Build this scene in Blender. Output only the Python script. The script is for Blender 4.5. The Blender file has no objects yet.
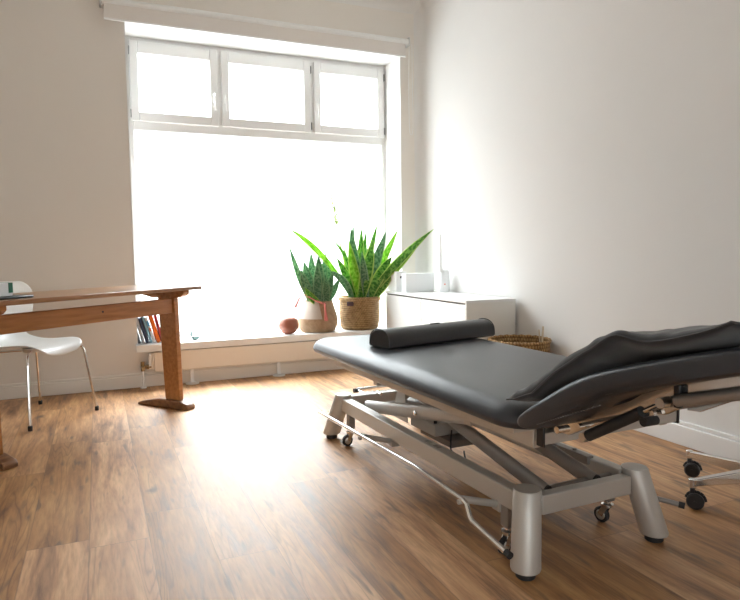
import bpy, bmesh, math, random
from mathutils import Vector, Matrix, noise
random.seed(7)
R = math.radians
PI = math.pi
C = bpy.context.scene.collection

# ------------------------------------------------------------------ materials
def newmat(name):
    m = bpy.data.materials.new(name); m.use_nodes = True
    nt = m.node_tree; b = nt.nodes['Principled BSDF']
    return m, nt, b

def N(nt, t, **kw):
    n = nt.nodes.new(t)
    for k, v in kw.items():
        setattr(n, k, v)
    return n

def mat(name, col, rough=.5, metal=0, nscale=40, namp=.06, bump=0, bscale=200, stretch=None, spec=.5, coat=0, sheen=0, aniso=0, rvar=0):
    """Principled material with a little procedural colour variation and optional bump."""
    m, nt, b = newmat(name)
    tc = N(nt, 'ShaderNodeTexCoord'); mp = N(nt, 'ShaderNodeMapping')
    nt.links.new(tc.outputs['Object'], mp.inputs[0])
    if stretch: mp.inputs['Scale'].default_value = stretch
    nz = N(nt, 'ShaderNodeTexNoise'); nz.inputs['Scale'].default_value = nscale; nz.inputs['Detail'].default_value = 4
    nt.links.new(mp.outputs[0], nz.inputs['Vector'])
    mx = N(nt, 'ShaderNodeMix', data_type='RGBA')
    c = Vector(col)
    mx.inputs[6].default_value = (*(c*(1-namp)), 1); mx.inputs[7].default_value = (*[min(1, k*(1+namp)) for k in c], 1)
    nt.links.new(nz.outputs[0], mx.inputs[0]); nt.links.new(mx.outputs[2], b.inputs['Base Color'])
    b.inputs['Roughness'].default_value = rough; b.inputs['Metallic'].default_value = metal
    b.inputs['Specular IOR Level'].default_value = spec
    b.inputs['Coat Weight'].default_value = coat
    b.inputs['Sheen Weight'].default_value = sheen
    b.inputs['Anisotropic'].default_value = aniso
    if bump:
        n2 = N(nt, 'ShaderNodeTexNoise'); n2.inputs['Scale'].default_value = bscale; n2.inputs['Detail'].default_value = 3
        nt.links.new(mp.outputs[0], n2.inputs['Vector'])
        bp = N(nt, 'ShaderNodeBump'); bp.inputs['Strength'].default_value = bump; bp.inputs['Distance'].default_value = .002
        nt.links.new(n2.outputs[0], bp.inputs['Height']); nt.links.new(bp.outputs[0], b.inputs['Normal'])
    return m

def math_node(nt, op, a, b=None, c=None):
    n = N(nt, 'ShaderNodeMath', operation=op)
    for i, v in enumerate((a, b, c)):
        if v is None: continue
        if isinstance(v, (int, float)): n.inputs[i].default_value = v
        else: nt.links.new(v, n.inputs[i])
    return n.outputs[0]

def floor_material():
    m, nt, b = newmat('oak_planks')
    L = nt.links.new
    tc = N(nt, 'ShaderNodeTexCoord'); sp = N(nt, 'ShaderNodeSeparateXYZ'); L(tc.outputs['Object'], sp.inputs[0])
    X, Y = sp.outputs[0], sp.outputs[1]
    PW, PL = .192, 1.28
    xs = math_node(nt, 'DIVIDE', math_node(nt, 'ADD', X, .065), PW); xi = math_node(nt, 'FLOOR', xs); xf = math_node(nt, 'FRACT', xs)
    w1 = N(nt, 'ShaderNodeTexWhiteNoise', noise_dimensions='1D'); L(xi, w1.inputs['W'])
    ys = math_node(nt, 'ADD', math_node(nt, 'DIVIDE', Y, PL), math_node(nt, 'MULTIPLY', w1.outputs[0], 7.3))
    yi = math_node(nt, 'FLOOR', ys); yf = math_node(nt, 'FRACT', ys)
    cb = N(nt, 'ShaderNodeCombineXYZ'); L(xi, cb.inputs[0]); L(yi, cb.inputs[1])
    w2 = N(nt, 'ShaderNodeTexWhiteNoise', noise_dimensions='3D'); L(cb.outputs[0], w2.inputs['Vector'])
    rnd = w2.outputs['Value']
    # grain space: x fine, y stretched, own slice for each plank
    gx = N(nt, 'ShaderNodeCombineXYZ')
    L(X, gx.inputs[0]); L(math_node(nt, 'MULTIPLY', Y, .11), gx.inputs[1]); L(math_node(nt, 'MULTIPLY', rnd, 37.0), gx.inputs[2])
    g1 = N(nt, 'ShaderNodeTexNoise'); g1.inputs['Scale'].default_value = 15; g1.inputs['Detail'].default_value = 6; g1.inputs['Roughness'].default_value = .62; g1.inputs['Distortion'].default_value = .6
    L(gx.outputs[0], g1.inputs['Vector'])
    g2 = N(nt, 'ShaderNodeTexNoise'); g2.inputs['Scale'].default_value = 90; g2.inputs['Detail'].default_value = 5
    L(gx.outputs[0], g2.inputs['Vector'])
    r1 = N(nt, 'ShaderNodeValToRGB')
    e = r1.color_ramp.elements
    e[0].position = .30; e[0].color = (.165, .070, .026, 1)
    e[1].position = .70; e[1].color = (.63, .37, .17, 1)
    k = e.new(.47); k.color = (.43, .215, .085, 1)
    L(g1.outputs[0], r1.inputs[0])
    # cathedral grain: contour lines of a slow noise, strongest in patches
    cg = N(nt, 'ShaderNodeCombineXYZ'); L(X, cg.inputs[0]); L(math_node(nt, 'MULTIPLY', Y, .075), cg.inputs[1]); L(math_node(nt, 'MULTIPLY', rnd, 53.0), cg.inputs[2])
    cn = N(nt, 'ShaderNodeTexNoise'); cn.inputs['Scale'].default_value = 9.0; cn.inputs['Detail'].default_value = 2.0; L(cg.outputs[0], cn.inputs['Vector'])
    rings = math_node(nt, 'ABSOLUTE', math_node(nt, 'SINE', math_node(nt, 'MULTIPLY', cn.outputs[0], 70.)))
    rw = N(nt, 'ShaderNodeValToRGB'); rw.color_ramp.elements[0].color = (.58, .53, .50, 1); rw.color_ramp.elements[0].position = .0; rw.color_ramp.elements[1].color = (1, 1, 1, 1); rw.color_ramp.elements[1].position = .6
    L(rings, rw.inputs[0])
    pm = N(nt, 'ShaderNodeValToRGB'); pm.color_ramp.elements[0].position = .50; pm.color_ramp.elements[0].color = (.10, .10, .10, 1); pm.color_ramp.elements[1].position = .60; pm.color_ramp.elements[1].color = (.85, .85, .85, 1)
    L(cn.outputs[0], pm.inputs[0])
    m1 = N(nt, 'ShaderNodeMix', data_type='RGBA', blend_type='MULTIPLY'); L(pm.outputs[0], m1.inputs[0])
    L(r1.outputs[0], m1.inputs[6]); L(rw.outputs[0], m1.inputs[7])
    m2 = N(nt, 'ShaderNodeMix', data_type='RGBA', blend_type='MULTIPLY'); m2.inputs[0].default_value = .55
    r2 = N(nt, 'ShaderNodeValToRGB'); r2.color_ramp.elements[0].position = .3; r2.color_ramp.elements[0].color = (.62, .57, .53, 1); r2.color_ramp.elements[1].position = .6; r2.color_ramp.elements[1].color = (1.1, 1.1, 1.1, 1)
    L(g2.outputs[0], r2.inputs[0]); L(m1.outputs[2], m2.inputs[6]); L(r2.outputs[0], m2.inputs[7])
    # plank tone
    hs = N(nt, 'ShaderNodeHueSaturation')
    L(math_node(nt, 'ADD', math_node(nt, 'MULTIPLY', rnd, .42), .80), hs.inputs['Value'])
    L(math_node(nt, 'ADD', math_node(nt, 'MULTIPLY', w2.outputs['Value'], -.18), 1.08), hs.inputs['Saturation'])
    L(m2.outputs[2], hs.inputs['Color'])
    # knots
    kx = N(nt, 'ShaderNodeCombineXYZ'); L(math_node(nt, 'MULTIPLY', X, 1.25), kx.inputs[0]); L(math_node(nt, 'MULTIPLY', Y, .62), kx.inputs[1]); 
    vo = N(nt, 'ShaderNodeTexVoronoi'); vo.inputs['Scale'].default_value = 3.5; L(kx.outputs[0], vo.inputs['Vector'])
    dn = N(nt, 'ShaderNodeTexNoise'); dn.inputs['Scale'].default_value = 22; L(tc.outputs['Object'], dn.inputs['Vector'])
    kd = math_node(nt, 'ADD', vo.outputs['Distance'], math_node(nt, 'MULTIPLY', math_node(nt, 'SUBTRACT', dn.outputs[0], .5), .16))
    kr = N(nt, 'ShaderNodeValToRGB'); kr.color_ramp.elements[0].position = .03; kr.color_ramp.elements[0].color = (1, 1, 1, 1); kr.color_ramp.elements[1].position = .12; kr.color_ramp.elements[1].color = (0, 0, 0, 1)
    L(kd, kr.inputs[0])
    sel = math_node(nt, 'GREATER_THAN', N_sep(nt, vo.outputs['Color']), .25)
    kf = math_node(nt, 'MULTIPLY', math_node(nt, 'MULTIPLY', kr.outputs[0], sel), .78)
    m3 = N(nt, 'ShaderNodeMix', data_type='RGBA'); L(kf, m3.inputs[0]); L(hs.outputs[0], m3.inputs[6]); m3.inputs[7].default_value = (.045, .026, .016, 1)
    # dark long cracks / streaks
    sx = N(nt, 'ShaderNodeCombineXYZ'); L(X, sx.inputs[0]); L(math_node(nt, 'MULTIPLY', Y, .16), sx.inputs[1]); L(math_node(nt, 'MULTIPLY', rnd, 11.), sx.inputs[2])
    s1 = N(nt, 'ShaderNodeTexNoise'); s1.inputs['Scale'].default_value = 26; s1.inputs['Detail'].default_value = 2; L(sx.outputs[0], s1.inputs['Vector'])
    sr = N(nt, 'ShaderNodeValToRGB'); sr.color_ramp.elements[0].position = .62; sr.color_ramp.elements[0].color = (0, 0, 0, 1); sr.color_ramp.elements[1].position = .72; sr.color_ramp.elements[1].color = (.7, .7, .7, 1)
    L(s1.outputs[0], sr.inputs[0])
    m4 = N(nt, 'ShaderNodeMix', data_type='RGBA'); L(sr.outputs[0], m4.inputs[0]); L(m3.outputs[2], m4.inputs[6]); m4.inputs[7].default_value = (.10, .060, .036, 1)
    # joints
    ex = math_node(nt, 'MINIMUM', xf, math_node(nt, 'SUBTRACT', 1.0, xf)); ey = math_node(nt, 'MINIMUM', yf, math_node(nt, 'SUBTRACT', 1.0, yf))
    jm = math_node(nt, 'MAXIMUM', math_node(nt, 'LESS_THAN', ex, .010), math_node(nt, 'LESS_THAN', ey, .0016))
    m5 = N(nt, 'ShaderNodeMix', data_type='RGBA'); L(math_node(nt, 'MULTIPLY', jm, .38), m5.inputs[0]); L(m4.outputs[2], m5.inputs[6]); m5.inputs[7].default_value = (.10, .055, .03, 1)
    L(m5.outputs[2], b.inputs['Base Color'])
    rr = math_node(nt, 'ADD', math_node(nt, 'MULTIPLY', g1.outputs[0], .16), FLOOR_ROUGH)
    L(rr, b.inputs['Roughness']); b.inputs['Specular IOR Level'].default_value = FLOOR_SPEC
    bp = N(nt, 'ShaderNodeBump'); bp.inputs['Strength'].default_value = .25; bp.inputs['Distance'].default_value = .0015
    L(math_node(nt, 'SUBTRACT', g2.outputs[0], math_node(nt, 'MULTIPLY', jm, 1.5)), bp.inputs['Height']); L(bp.outputs[0], b.inputs['Normal'])
    return m

def N_sep(nt, col):
    s = N(nt, 'ShaderNodeSeparateColor'); nt.links.new(col, s.inputs[0]); return s.outputs[0]

FLOOR_ROUGH = .43
FLOOR_SPEC = 1.0

def weave_material(name, c1, c2, sx=80, sz=60, white=False):
    m, nt, b = newmat(name); L = nt.links.new
    tc = N(nt, 'ShaderNodeTexCoord'); sp = N(nt, 'ShaderNodeSeparateXYZ'); L(tc.outputs['Object'], sp.inputs[0])
    ang = math_node(nt, 'ARCTAN2', sp.outputs[1], sp.outputs[0])
    z = sp.outputs[2]
    row = math_node(nt, 'MULTIPLY', z, sz); ri = math_node(nt, 'FLOOR', row)
    a = math_node(nt, 'ADD', math_node(nt, 'MULTIPLY', ang, sx/6.2832), math_node(nt, 'MULTIPLY', math_node(nt, 'MODULO', ri, 2.0), .5))
    h = math_node(nt, 'MULTIPLY', math_node(nt, 'ABSOLUTE', math_node(nt, 'SINE', math_node(nt, 'MULTIPLY', a, PI))), math_node(nt, 'ABSOLUTE', math_node(nt, 'SINE', math_node(nt, 'MULTIPLY', row, PI))))
    nz = N(nt, 'ShaderNodeTexNoise'); nz.inputs['Scale'].default_value = 30; nz.inputs['Detail'].default_value = 5; L(tc.outputs['Object'], nz.inputs['Vector'])
    f = math_node(nt, 'ADD', math_node(nt, 'MULTIPLY', h, .6), math_node(nt, 'MULTIPLY', math_node(nt, 'SUBTRACT', nz.outputs[0], .35), .9))
    mx = N(nt, 'ShaderNodeMix', data_type='RGBA'); L(f, mx.inputs[0]); mx.inputs[6].default_value = (*c1, 1); mx.inputs[7].default_value = (*c2, 1)
    out = mx.outputs[2]
    if white:   # a white dipped patch on the left half of the upper side
        d = math_node(nt, 'MULTIPLY', math_node(nt, 'LESS_THAN', math_node(nt, 'ADD', sp.outputs[0], math_node(nt, 'MULTIPLY', sp.outputs[1], .35)), -.075), math_node(nt, 'GREATER_THAN', z, .115))
        m2 = N(nt, 'ShaderNodeMix', data_type='RGBA'); L(d, m2.inputs[0]); L(out, m2.inputs[6]); m2.inputs[7].default_value = (.80, .70, .60, 1); out = m2.outputs[2]
    L(out, b.inputs['Base Color']); b.inputs['Roughness'].default_value = .8
    bp = N(nt, 'ShaderNodeBump'); bp.inputs['Strength'].default_value = 1; bp.inputs['Distance'].default_value = .007
    L(h, bp.inputs['Height']); L(bp.outputs[0], b.inputs['Normal'])
    return m

def wood_material(name, c1, c2, stretch=(3, 30, 30), rough=.38):
    m, nt, b = newmat(name); L = nt.links.new
    tc = N(nt, 'ShaderNodeTexCoord'); mp = N(nt, 'ShaderNodeMapping'); L(tc.outputs['Object'], mp.inputs[0]); mp.inputs['Scale'].default_value = stretch
    nz = N(nt, 'ShaderNodeTexNoise'); nz.inputs['Scale'].default_value = 1.5; nz.inputs['Detail'].default_value = 6; nz.inputs['Distortion'].default_value = .4; L(mp.outputs[0], nz.inputs['Vector'])
    r = N(nt, 'ShaderNodeValToRGB'); r.color_ramp.elements[0].position = .3; r.color_ramp.elements[0].color = (*c1, 1); r.color_ramp.elements[1].position = .7; r.color_ramp.elements[1].color = (*c2, 1)
    L(nz.outputs[0], r.inputs[0]); L(r.outputs[0], b.inputs['Base Color']); b.inputs['Roughness'].default_value = rough
    bp = N(nt, 'ShaderNodeBump'); bp.inputs['Strength'].default_value = .1; bp.inputs['Distance'].default_value = .001; L(nz.outputs[0], bp.inputs['Height']); L(bp.outputs[0], b.inputs['Normal'])
    return m

def leaf_material(name, dark, light, edge):
    """Uses UV: u across the blade, v along it."""
    m, nt, b = newmat(name); L = nt.links.new
    uv = N(nt, 'ShaderNodeUVMap'); sp = N(nt, 'ShaderNodeSeparateXYZ'); L(uv.outputs[0], sp.inputs[0])
    nz = N(nt, 'ShaderNodeTexNoise'); nz.inputs['Scale'].default_value = 6
    cb = N(nt, 'ShaderNodeCombineXYZ'); L(math_node(nt, 'MULTIPLY', sp.outputs[0], .6), cb.inputs[0]); L(math_node(nt, 'MULTIPLY', sp.outputs[1], 4.), cb.inputs[1])
    oi = N(nt, 'ShaderNodeObjectInfo'); L(math_node(nt, 'MULTIPLY', oi.outputs['Random'], 20.), cb.inputs[2])
    L(cb.outputs[0], nz.inputs['Vector'])
    r = N(nt, 'ShaderNodeValToRGB'); r.color_ramp.elements[0].position = .42; r.color_ramp.elements[0].color = (*dark, 1); r.color_ramp.elements[1].position = .60; r.color_ramp.elements[1].color = (*light, 1)
    L(nz.outputs[0], r.inputs[0])
    e = math_node(nt, 'GREATER_THAN', math_node(nt, 'ABSOLUTE', math_node(nt, 'SUBTRACT', sp.outputs[0], .5)), .40)
    mx = N(nt, 'ShaderNodeMix', data_type='RGBA'); L(e, mx.inputs[0]); L(r.outputs[0], mx.inputs[6]); mx.inputs[7].default_value = (*edge, 1)
    L(mx.outputs[2], b.inputs['Base Color']); b.inputs['Roughness'].default_value = .42
    tr = N(nt, 'ShaderNodeBsdfTranslucent'); L(mx.outputs[2], tr.inputs['Color'])
    ms = N(nt, 'ShaderNodeMixShader'); ms.inputs[0].default_value = .5
    L(b.outputs[0], ms.inputs[1]); L(tr.outputs[0], ms.inputs[2]); L(ms.outputs[0], nt.nodes['Material Output'].inputs[0])
    return m

def louver_material(name):
    m, nt, b = newmat(name); L = nt.links.new
    tc = N(nt, 'ShaderNodeTexCoord'); sp = N(nt, 'ShaderNodeSeparateXYZ'); L(tc.outputs['Object'], sp.inputs[0])
    h = math_node(nt, 'FRACT', math_node(nt, 'MULTIPLY', sp.outputs[2], 46.))
    bp = N(nt, 'ShaderNodeBump'); bp.inputs['Strength'].default_value = .6; bp.inputs['Distance'].default_value = .006
    L(h, bp.inputs['Height']); L(bp.outputs[0], b.inputs['Normal'])
    nz = N(nt, 'ShaderNodeTexNoise'); nz.inputs['Scale'].default_value = 5; L(tc.outputs['Object'], nz.inputs['Vector'])
    mx = N(nt, 'ShaderNodeMix', data_type='RGBA'); L(nz.outputs[0], mx.inputs[0]); mx.inputs[6].default_value = (.80, .80, .78, 1); mx.inputs[7].default_value = (.85, .85, .83, 1)
    L(mx.outputs[2], b.inputs['Base Color'])
    b.inputs['Roughness'].default_value = .4
    return m

def glass_material(name):
    """Frosted window pane: scatters part of the daylight, lets the rest through."""
    m, nt, b = newmat(name); L = nt.links.new
    tp = N(nt, 'ShaderNodeBsdfTransparent'); tp.inputs[0].default_value = (.97, .985, .98, 1)
    tr = N(nt, 'ShaderNodeBsdfTranslucent'); tr.inputs[0].default_value = (.95, .97, .97, 1)
    nz = N(nt, 'ShaderNodeTexNoise'); nz.inputs['Scale'].default_value = 3
    f = math_node(nt, 'ADD', math_node(nt, 'MULTIPLY', nz.outputs[0], .03), .10)
    ms = N(nt, 'ShaderNodeMixShader'); L(f, ms.inputs[0]); L(tp.outputs[0], ms.inputs[1]); L(tr.outputs[0], ms.inputs[2])
    g = N(nt, 'ShaderNodeBsdfGlossy'); g.inputs['Roughness'].default_value = .15
    m2 = N(nt, 'ShaderNodeMixShader'); m2.inputs[0].default_value = .04; L(ms.outputs[0], m2.inputs[1]); L(g.outputs[0], m2.inputs[2])
    L(m2.outputs[0], nt.nodes['Material Output'].inputs[0])
    return m

M = dict(
    wall=mat('wall_plaster', (.79, .745, .685), .9, nscale=3, namp=.015, bump=.15, bscale=60),
    wall_side=mat('side_wall_plaster', (.77, .755, .735), .9, nscale=3, namp=.015, bump=.2, bscale=45),
    ceiling=mat('ceiling_paint', (.80, .785, .76), .95, nscale=4, namp=.01),
    base=mat('skirting_paint', (.79, .75, .69), .45, nscale=8, namp=.01),
    base_side=mat('skirting_white_paint', (.82, .81, .80), .45, nscale=8, namp=.01),
    upvc=mat('window_white_plastic', (.82, .82, .81), .35, nscale=5, namp=.01),
    gasket=mat('window_seal', (.25, .25, .25), .6),
    sill=mat('sill_white_lacquer', (.84, .84, .83), .3, nscale=5, namp=.01),
    glass=glass_material('frosted_glass'),
    blind=mat('blind_fabric', (.74, .70, .66), .85, nscale=150, namp=.03, bump=.1, bscale=300),
    blind_tube=mat('blind_white_aluminium', (.82, .82, .80), .4),
    floor=floor_material(),
    leather=mat('black_leather', (.022, .026, .035), .38, nscale=60, namp=.15, bump=.22, bscale=260, spec=.62),
    leather_sewn=mat('black_leather_cushion', (.024, .025, .028), .40, nscale=50, namp=.15, bump=.3, bscale=220, spec=.55),
    cotton=mat('black_cotton', (.017, .017, .021), .8, nscale=70, namp=.25, bump=.5, bscale=500, sheen=.35),
    alu=mat('silver_powder_coat', (.55, .53, .50), .48, .5, nscale=300, namp=.05, bump=.05, bscale=900),
    alu_dark=mat('grey_powder_coat', (.30, .28, .265), .42, .5, nscale=200, namp=.06),
    frame=mat('beige_powder_coat', (.54, .485, .42), .45, .2, nscale=200, namp=.03),
    chrome=mat('polished_chrome', (.78, .78, .78), .12, 1, nscale=10, namp=.02),
    steel=mat('brushed_steel', (.62, .62, .61), .28, 1, nscale=120, namp=.05),
    rubber=mat('black_rubber', (.018, .018, .02), .55, nscale=30, namp=.1),
    plastic=mat('black_plastic', (.02, .02, .022), .35, nscale=30, namp=.1),
    box=mat('motor_box_grey', (.42, .40, .37), .45, nscale=40, namp=.08),
    box_dark=mat('motor_plate_brown_grey', (.16, .135, .12), .5, nscale=40, namp=.1),
    table=wood_material('table_oak', (.32, .125, .035), (.48, .215, .070)),
    table_top=wood_material('table_top_oak', (.24, .115, .05), (.36, .19, .095), rough=.28),
    table_foot=wood_material('worn_foot_oak', (.13, .055, .025), (.28, .135, .06)),
    shell=mat('white_lacquered_shell', (.84, .85, .84), .28, nscale=5, namp=.01),
    cab=mat('cabinet_white_lacquer', (.83, .83, .82), .35, nscale=5, namp=.01),
    cab_end=mat('cabinet_cream_side', (.80, .785, .74), .4, nscale=5, namp=.01),
    louver=louver_material('cabinet_ribbed_door'),
    gap=mat('cabinet_gap_shade', (.12, .115, .11), .7),
    rad=mat('radiator_enamel', (.80, .73, .64), .45, nscale=5, namp=.01),
    brass=mat('aged_brass', (.36, .26, .14), .35, 1),
    basket=weave_material('seagrass_weave', (.17, .09, .03), (.66, .43, .20)),
    basket_fine=weave_material('fine_seagrass_weave', (.42, .25, .13), (.80, .57, .36), 150, 110, True),
    basket_open=weave_material('rattan_weave', (.15, .075, .022), (.60, .37, .15), 60, 40),
    soil=mat('potting_soil', (.045, .03, .02), .95, nscale=60, namp=.4, bump=1, bscale=80),
    leaf=leaf_material('green_variegated_leaf', (.05, .20, .03), (.24, .48, .11), (.46, .60, .16)),
    leaf_dark=leaf_material('grey_green_leaf', (.08, .20, .10), (.24, .40, .24), (.30, .44, .25)),
    leaf_yellow=leaf_material('yellow_green_leaf', (.20, .44, .04), (.40, .64, .12), (.52, .66, .18)),
    flower=mat('pale_flower', (.34, .48, .12), .6, nscale=80, namp=.2),
    gourd=mat('red_brown_clay', (.24, .070, .035), .45, nscale=12, namp=.35, stretch=(1, 1, .2), bump=.3, bscale=30),
    cord=mat('pink_cord', (.66, .22, .19), .8, nscale=200, namp=.2),
    tag=mat('dark_leather_tag', (.06, .03, .04), .5),
    white=mat('white_plastic', (.80, .82, .83), .35, nscale=5, namp=.01),
    card=mat('white_card', (.80, .80, .79), .6, nscale=5, namp=.01),
    stick=mat('pale_stick', (.62, .50, .36), .6),
    paper=mat('paper', (.78, .78, .80), .8, nscale=50, namp=.05),
    green=mat('green_print', (.0, .12, .06), .5),
    laptop=mat('dark_slate_plastic', (.02, .028, .035), .4),
    figure=mat('green_glass_figure', (.12, .20, .19), .1, .1),
)
def flat(name, c, rough=.5): 
    return mat(name, c, rough, nscale=30, namp=.04)

# ------------------------------------------------------------------ mesh helpers
def bm_box(bm, x0, x1, y0, y1, z0, z1, mtx=None):
    vs = [bm.verts.new((x, y, z)) for z in (z0, z1) for y in (y0, y1) for x in (x0, x1)]
    for f in ((0, 2, 3, 1), (4, 5, 7, 6), (0, 1, 5, 4), (2, 6, 7, 3), (0, 4, 6, 2), (1, 3, 7, 5)):
        bm.faces.new([vs[i] for i in f])
    if mtx: bmesh.ops.transform(bm, matrix=mtx, verts=vs)
    return vs

def bm_prism(bm, pts, axis, a0, a1):
    """pts: list of 2-D points; axis: 'x','y','z' the extrusion axis."""
    def P(p, a):
        return {'x': (a, p[0], p[1]), 'y': (p[0], a, p[1]), 'z': (p[0], p[1], a)}[axis]
    A = [bm.verts.new(P(p, a0)) for p in pts]; B = [bm.verts.new(P(p, a1)) for p in pts]
    n = len(pts)
    bm.faces.new(A[::-1]); bm.faces.new(B)
    for i in range(n):
        bm.faces.new((A[i], A[(i+1) % n], B[(i+1) % n], B[i]))
    bmesh.ops.recalc_face_normals(bm, faces=bm.faces[:])

def bm_bar(bm, p0, p1, w, h, up=(0, 0, 1)):
    """rectangular bar from p0 to p1, w sideways, h along up."""
    p0, p1 = Vector(p0), Vector(p1); d = (p1-p0); L = d.length; d.normalize()
    s = d.cross(Vector(up)).normalized(); u = s.cross(d).normalized()
    m = Matrix((( *(d), 0), (*(s), 0), (*(u), 0), (0, 0, 0, 1))).transposed(); m.translation = p0
    m = Matrix.Translation(p0) @ Matrix((d, s, u)).transposed().to_4x4()
    return bm_box(bm, 0, L, -w/2, w/2, -h/2, h/2, m)

def bm_tube(bm, pts, r, seg=12, caps=True, closed=False, sx=1.0):
    """tube through points; r number or list."""
    pts = [Vector(p) for p in pts]; n = len(pts)
    rs = r if isinstance(r, (list, tuple)) else [r]*n
    rings = []; ref = None
    for i, p in enumerate(pts):
        if closed: t = (pts[(i+1) % n]-pts[i-1]).normalized()
        elif i == 0: t = (pts[1]-p).normalized()
        elif i == n-1: t = (p-pts[-2]).normalized()
        else: t = ((pts[i+1]-p).normalized()+(p-pts[i-1]).normalized()).normalized()
        if ref is None:
            ref = Vector((0, 0, 1)) if abs(t.z) < .9 else Vector((1, 0, 0))
        s = t.cross(ref).normalized(); u = s.cross(t).normalized(); ref = u
        rings.append([bm.verts.new(p+(s*math.cos(2*PI*k/seg)*sx+u*math.sin(2*PI*k/seg))*rs[i]) for k in range(seg)])
    m = n if closed else n-1
    for i in range(m):
        a, b = rings[i], rings[(i+1) % n]
        for k in range(seg):
            bm.faces.new((a[k], a[(k+1) % seg], b[(k+1) % seg], b[k]))
    if caps and not closed:
        bm.faces.new(rings[0][::-1]); bm.faces.new(rings[-1])

def bm_lathe(bm, prof, seg=32, c=(0, 0, 0), rfun=None, closed=False, mtx=None):
    """prof: [(r, z)]; ends with r 0 close the surface."""
    rings = []; allv = []
    for r, z in prof:
        if r < 1e-6:
            v = bm.verts.new((c[0], c[1], c[2]+z)); rings.append([v]); allv.append(v)
        else:
            ring = []
            for k in range(seg):
                a = 2*PI*k/seg; rr = r*(rfun(a, z) if rfun else 1)
                ring.append(bm.verts.new((c[0]+rr*math.cos(a), c[1]+rr*math.sin(a), c[2]+z)))
            rings.append(ring); allv += ring
    pairs = list(zip(rings, rings[1:]))
    if closed: pairs.append((rings[-1], rings[0]))
    for a, b in pairs:
        for k in range(seg):
            k2 = (k+1) % seg
            if len(a) == 1 and len(b) == 1: continue
            if len(a) == 1: bm.faces.new((a[0], b[k2], b[k]))
            elif len(b) == 1: bm.faces.new((a[k], a[k2], b[0]))
            else: bm.faces.new((a[k], a[k2], b[k2], b[k]))
    if mtx: bmesh.ops.transform(bm, matrix=mtx, verts=allv)

def cyl(bm, p0, p1, r, seg=20): bm_tube(bm, [p0, p1], r, seg)

def smooth_curve(pts, n=8):
    """Catmull-Rom through points."""
    P = [Vector(p) for p in pts]; P = [2*P[0]-P[1]]+P+[2*P[-1]-P[-2]]; out = []
    for i in range(1, len(P)-2):
        for k in range(n):
            t = k/n; a, b, c, d = P[i-1:i+3]
            out.append(.5*((2*b)+(c-a)*t+(2*a-5*b+4*c-d)*t*t+(3*b-a-3*c+d)*t**3))
    out.append(P[-2]); return out

def obj(name, bm, m, parent=None, bevel=0, seg=2, smooth=None, auto=35, subsurf=0):
    bmesh.ops.recalc_face_normals(bm, faces=bm.faces[:])
    me = bpy.data.meshes.new(name); bm.to_mesh(me); bm.free()
    o = bpy.data.objects.new(name, me); C.objects.link(o)
    me.materials.append(m)
    if smooth is None: smooth = True
    if smooth:
        me.polygons.foreach_set('use_smooth', [True]*len(me.polygons))
        if not subsurf: 
            try: me.set_sharp_from_angle(angle=R(auto))
            except Exception: pass
    if bevel:
        b = o.modifiers.new('bevel', 'BEVEL'); b.width = bevel; b.segments = seg; b.limit_method = 'ANGLE'; b.angle_limit = R(30); b.harden_normals = False
        if smooth: me.polygons.foreach_set('use_smooth', [True]*len(me.polygons))
    if subsurf:
        s = o.modifiers.new('sub', 'SUBSURF'); s.levels = subsurf; s.render_levels = subsurf
    if parent: o.parent = parent
    return o

def tag(o, label, cat, group=None):
    o['label'] = label; o['category'] = cat
    if group: o['group'] = group
    return o

def thing(name, label, cat, loc=(0, 0, 0), rotz=0, group=None):
    o = bpy.data.objects.new(name, None); C.objects.link(o); o.empty_display_size = .1
    o.location = loc; o.rotation_euler = (0, 0, rotz)
    return tag(o, label, cat, group)

def struct(name, bm, m, parent=None, **kw):
    o = obj(name, bm, m, parent, **kw)
    if parent is None: o['kind'] = 'structure'
    return o

def center_origin(o, p):
    """move a mesh object's origin to p without moving the mesh."""
    p = Vector(p); o.data.transform(Matrix.Translation(-p)); o.location = p
    return o

# ------------------------------------------------------------------ room shell
WX0, WX1 = -1.75, 2.65       # left / right wall faces
WY0, WY1 = -2.35, 4.89       # rear / window wall faces
HC = 3.13                    # ceiling
OX0, OX1, OZ0, OZ1 = .245, 2.435, .27, 2.64   # window opening
T = .42

bm = bmesh.new(); bm_box(bm, WX0-.3, WX1+.3, WY0-.3, WY1+.5, -.1, 0); struct('floor', bm, M['floor'], smooth=False)
bm = bmesh.new(); bm_box(bm, WX0-.3, WX1+.3, WY0-.3, WY1+.5, HC, HC+.12); struct('ceiling', bm, M['ceiling'], smooth=False)
bm = bmesh.new()
bm_box(bm, WX0, OX0, WY1, WY1+T, 0, HC); bm_box(bm, OX1, WX1, WY1, WY1+T, 0, HC)
bm_box(bm, OX0, OX1, WY1, WY1+T, 0, OZ0); bm_box(bm, OX0, OX1, WY1, WY1+T, OZ1, HC)
bmesh.ops.remove_doubles(bm, verts=bm.verts[:], dist=1e-5)
struct('wall_back', bm, M['wall'], smooth=False)
bm = bmesh.new(); bm_box(bm, WX1, WX1+.2, WY0-.2, WY1+T, 0, HC); struct('wall_right', bm, M['wall_side'], smooth=False)
bm = bmesh.new(); bm_box(bm, WX0-.2, WX0, WY0-.2, WY1+T, 0, HC); struct('wall_left', bm, M['wall'], smooth=False)
# rear wall with an unseen window added for fill light, behind the camera
RX0, RX1, RZ0, RZ1 = -1.25, .65, .75, 2.15
bm = bmesh.new()
bm_box(bm, WX0, RX0, WY0-.2, WY0, 0, HC); bm_box(bm, RX1, WX1, WY0-.2, WY0, 0, HC)
bm_box(bm, RX0, RX1, WY0-.2, WY0, 0, RZ0); bm_box(bm, RX0, RX1, WY0-.2, WY0, RZ1, HC)
struct('wall_front', bm, M['wall'], smooth=False)
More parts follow.
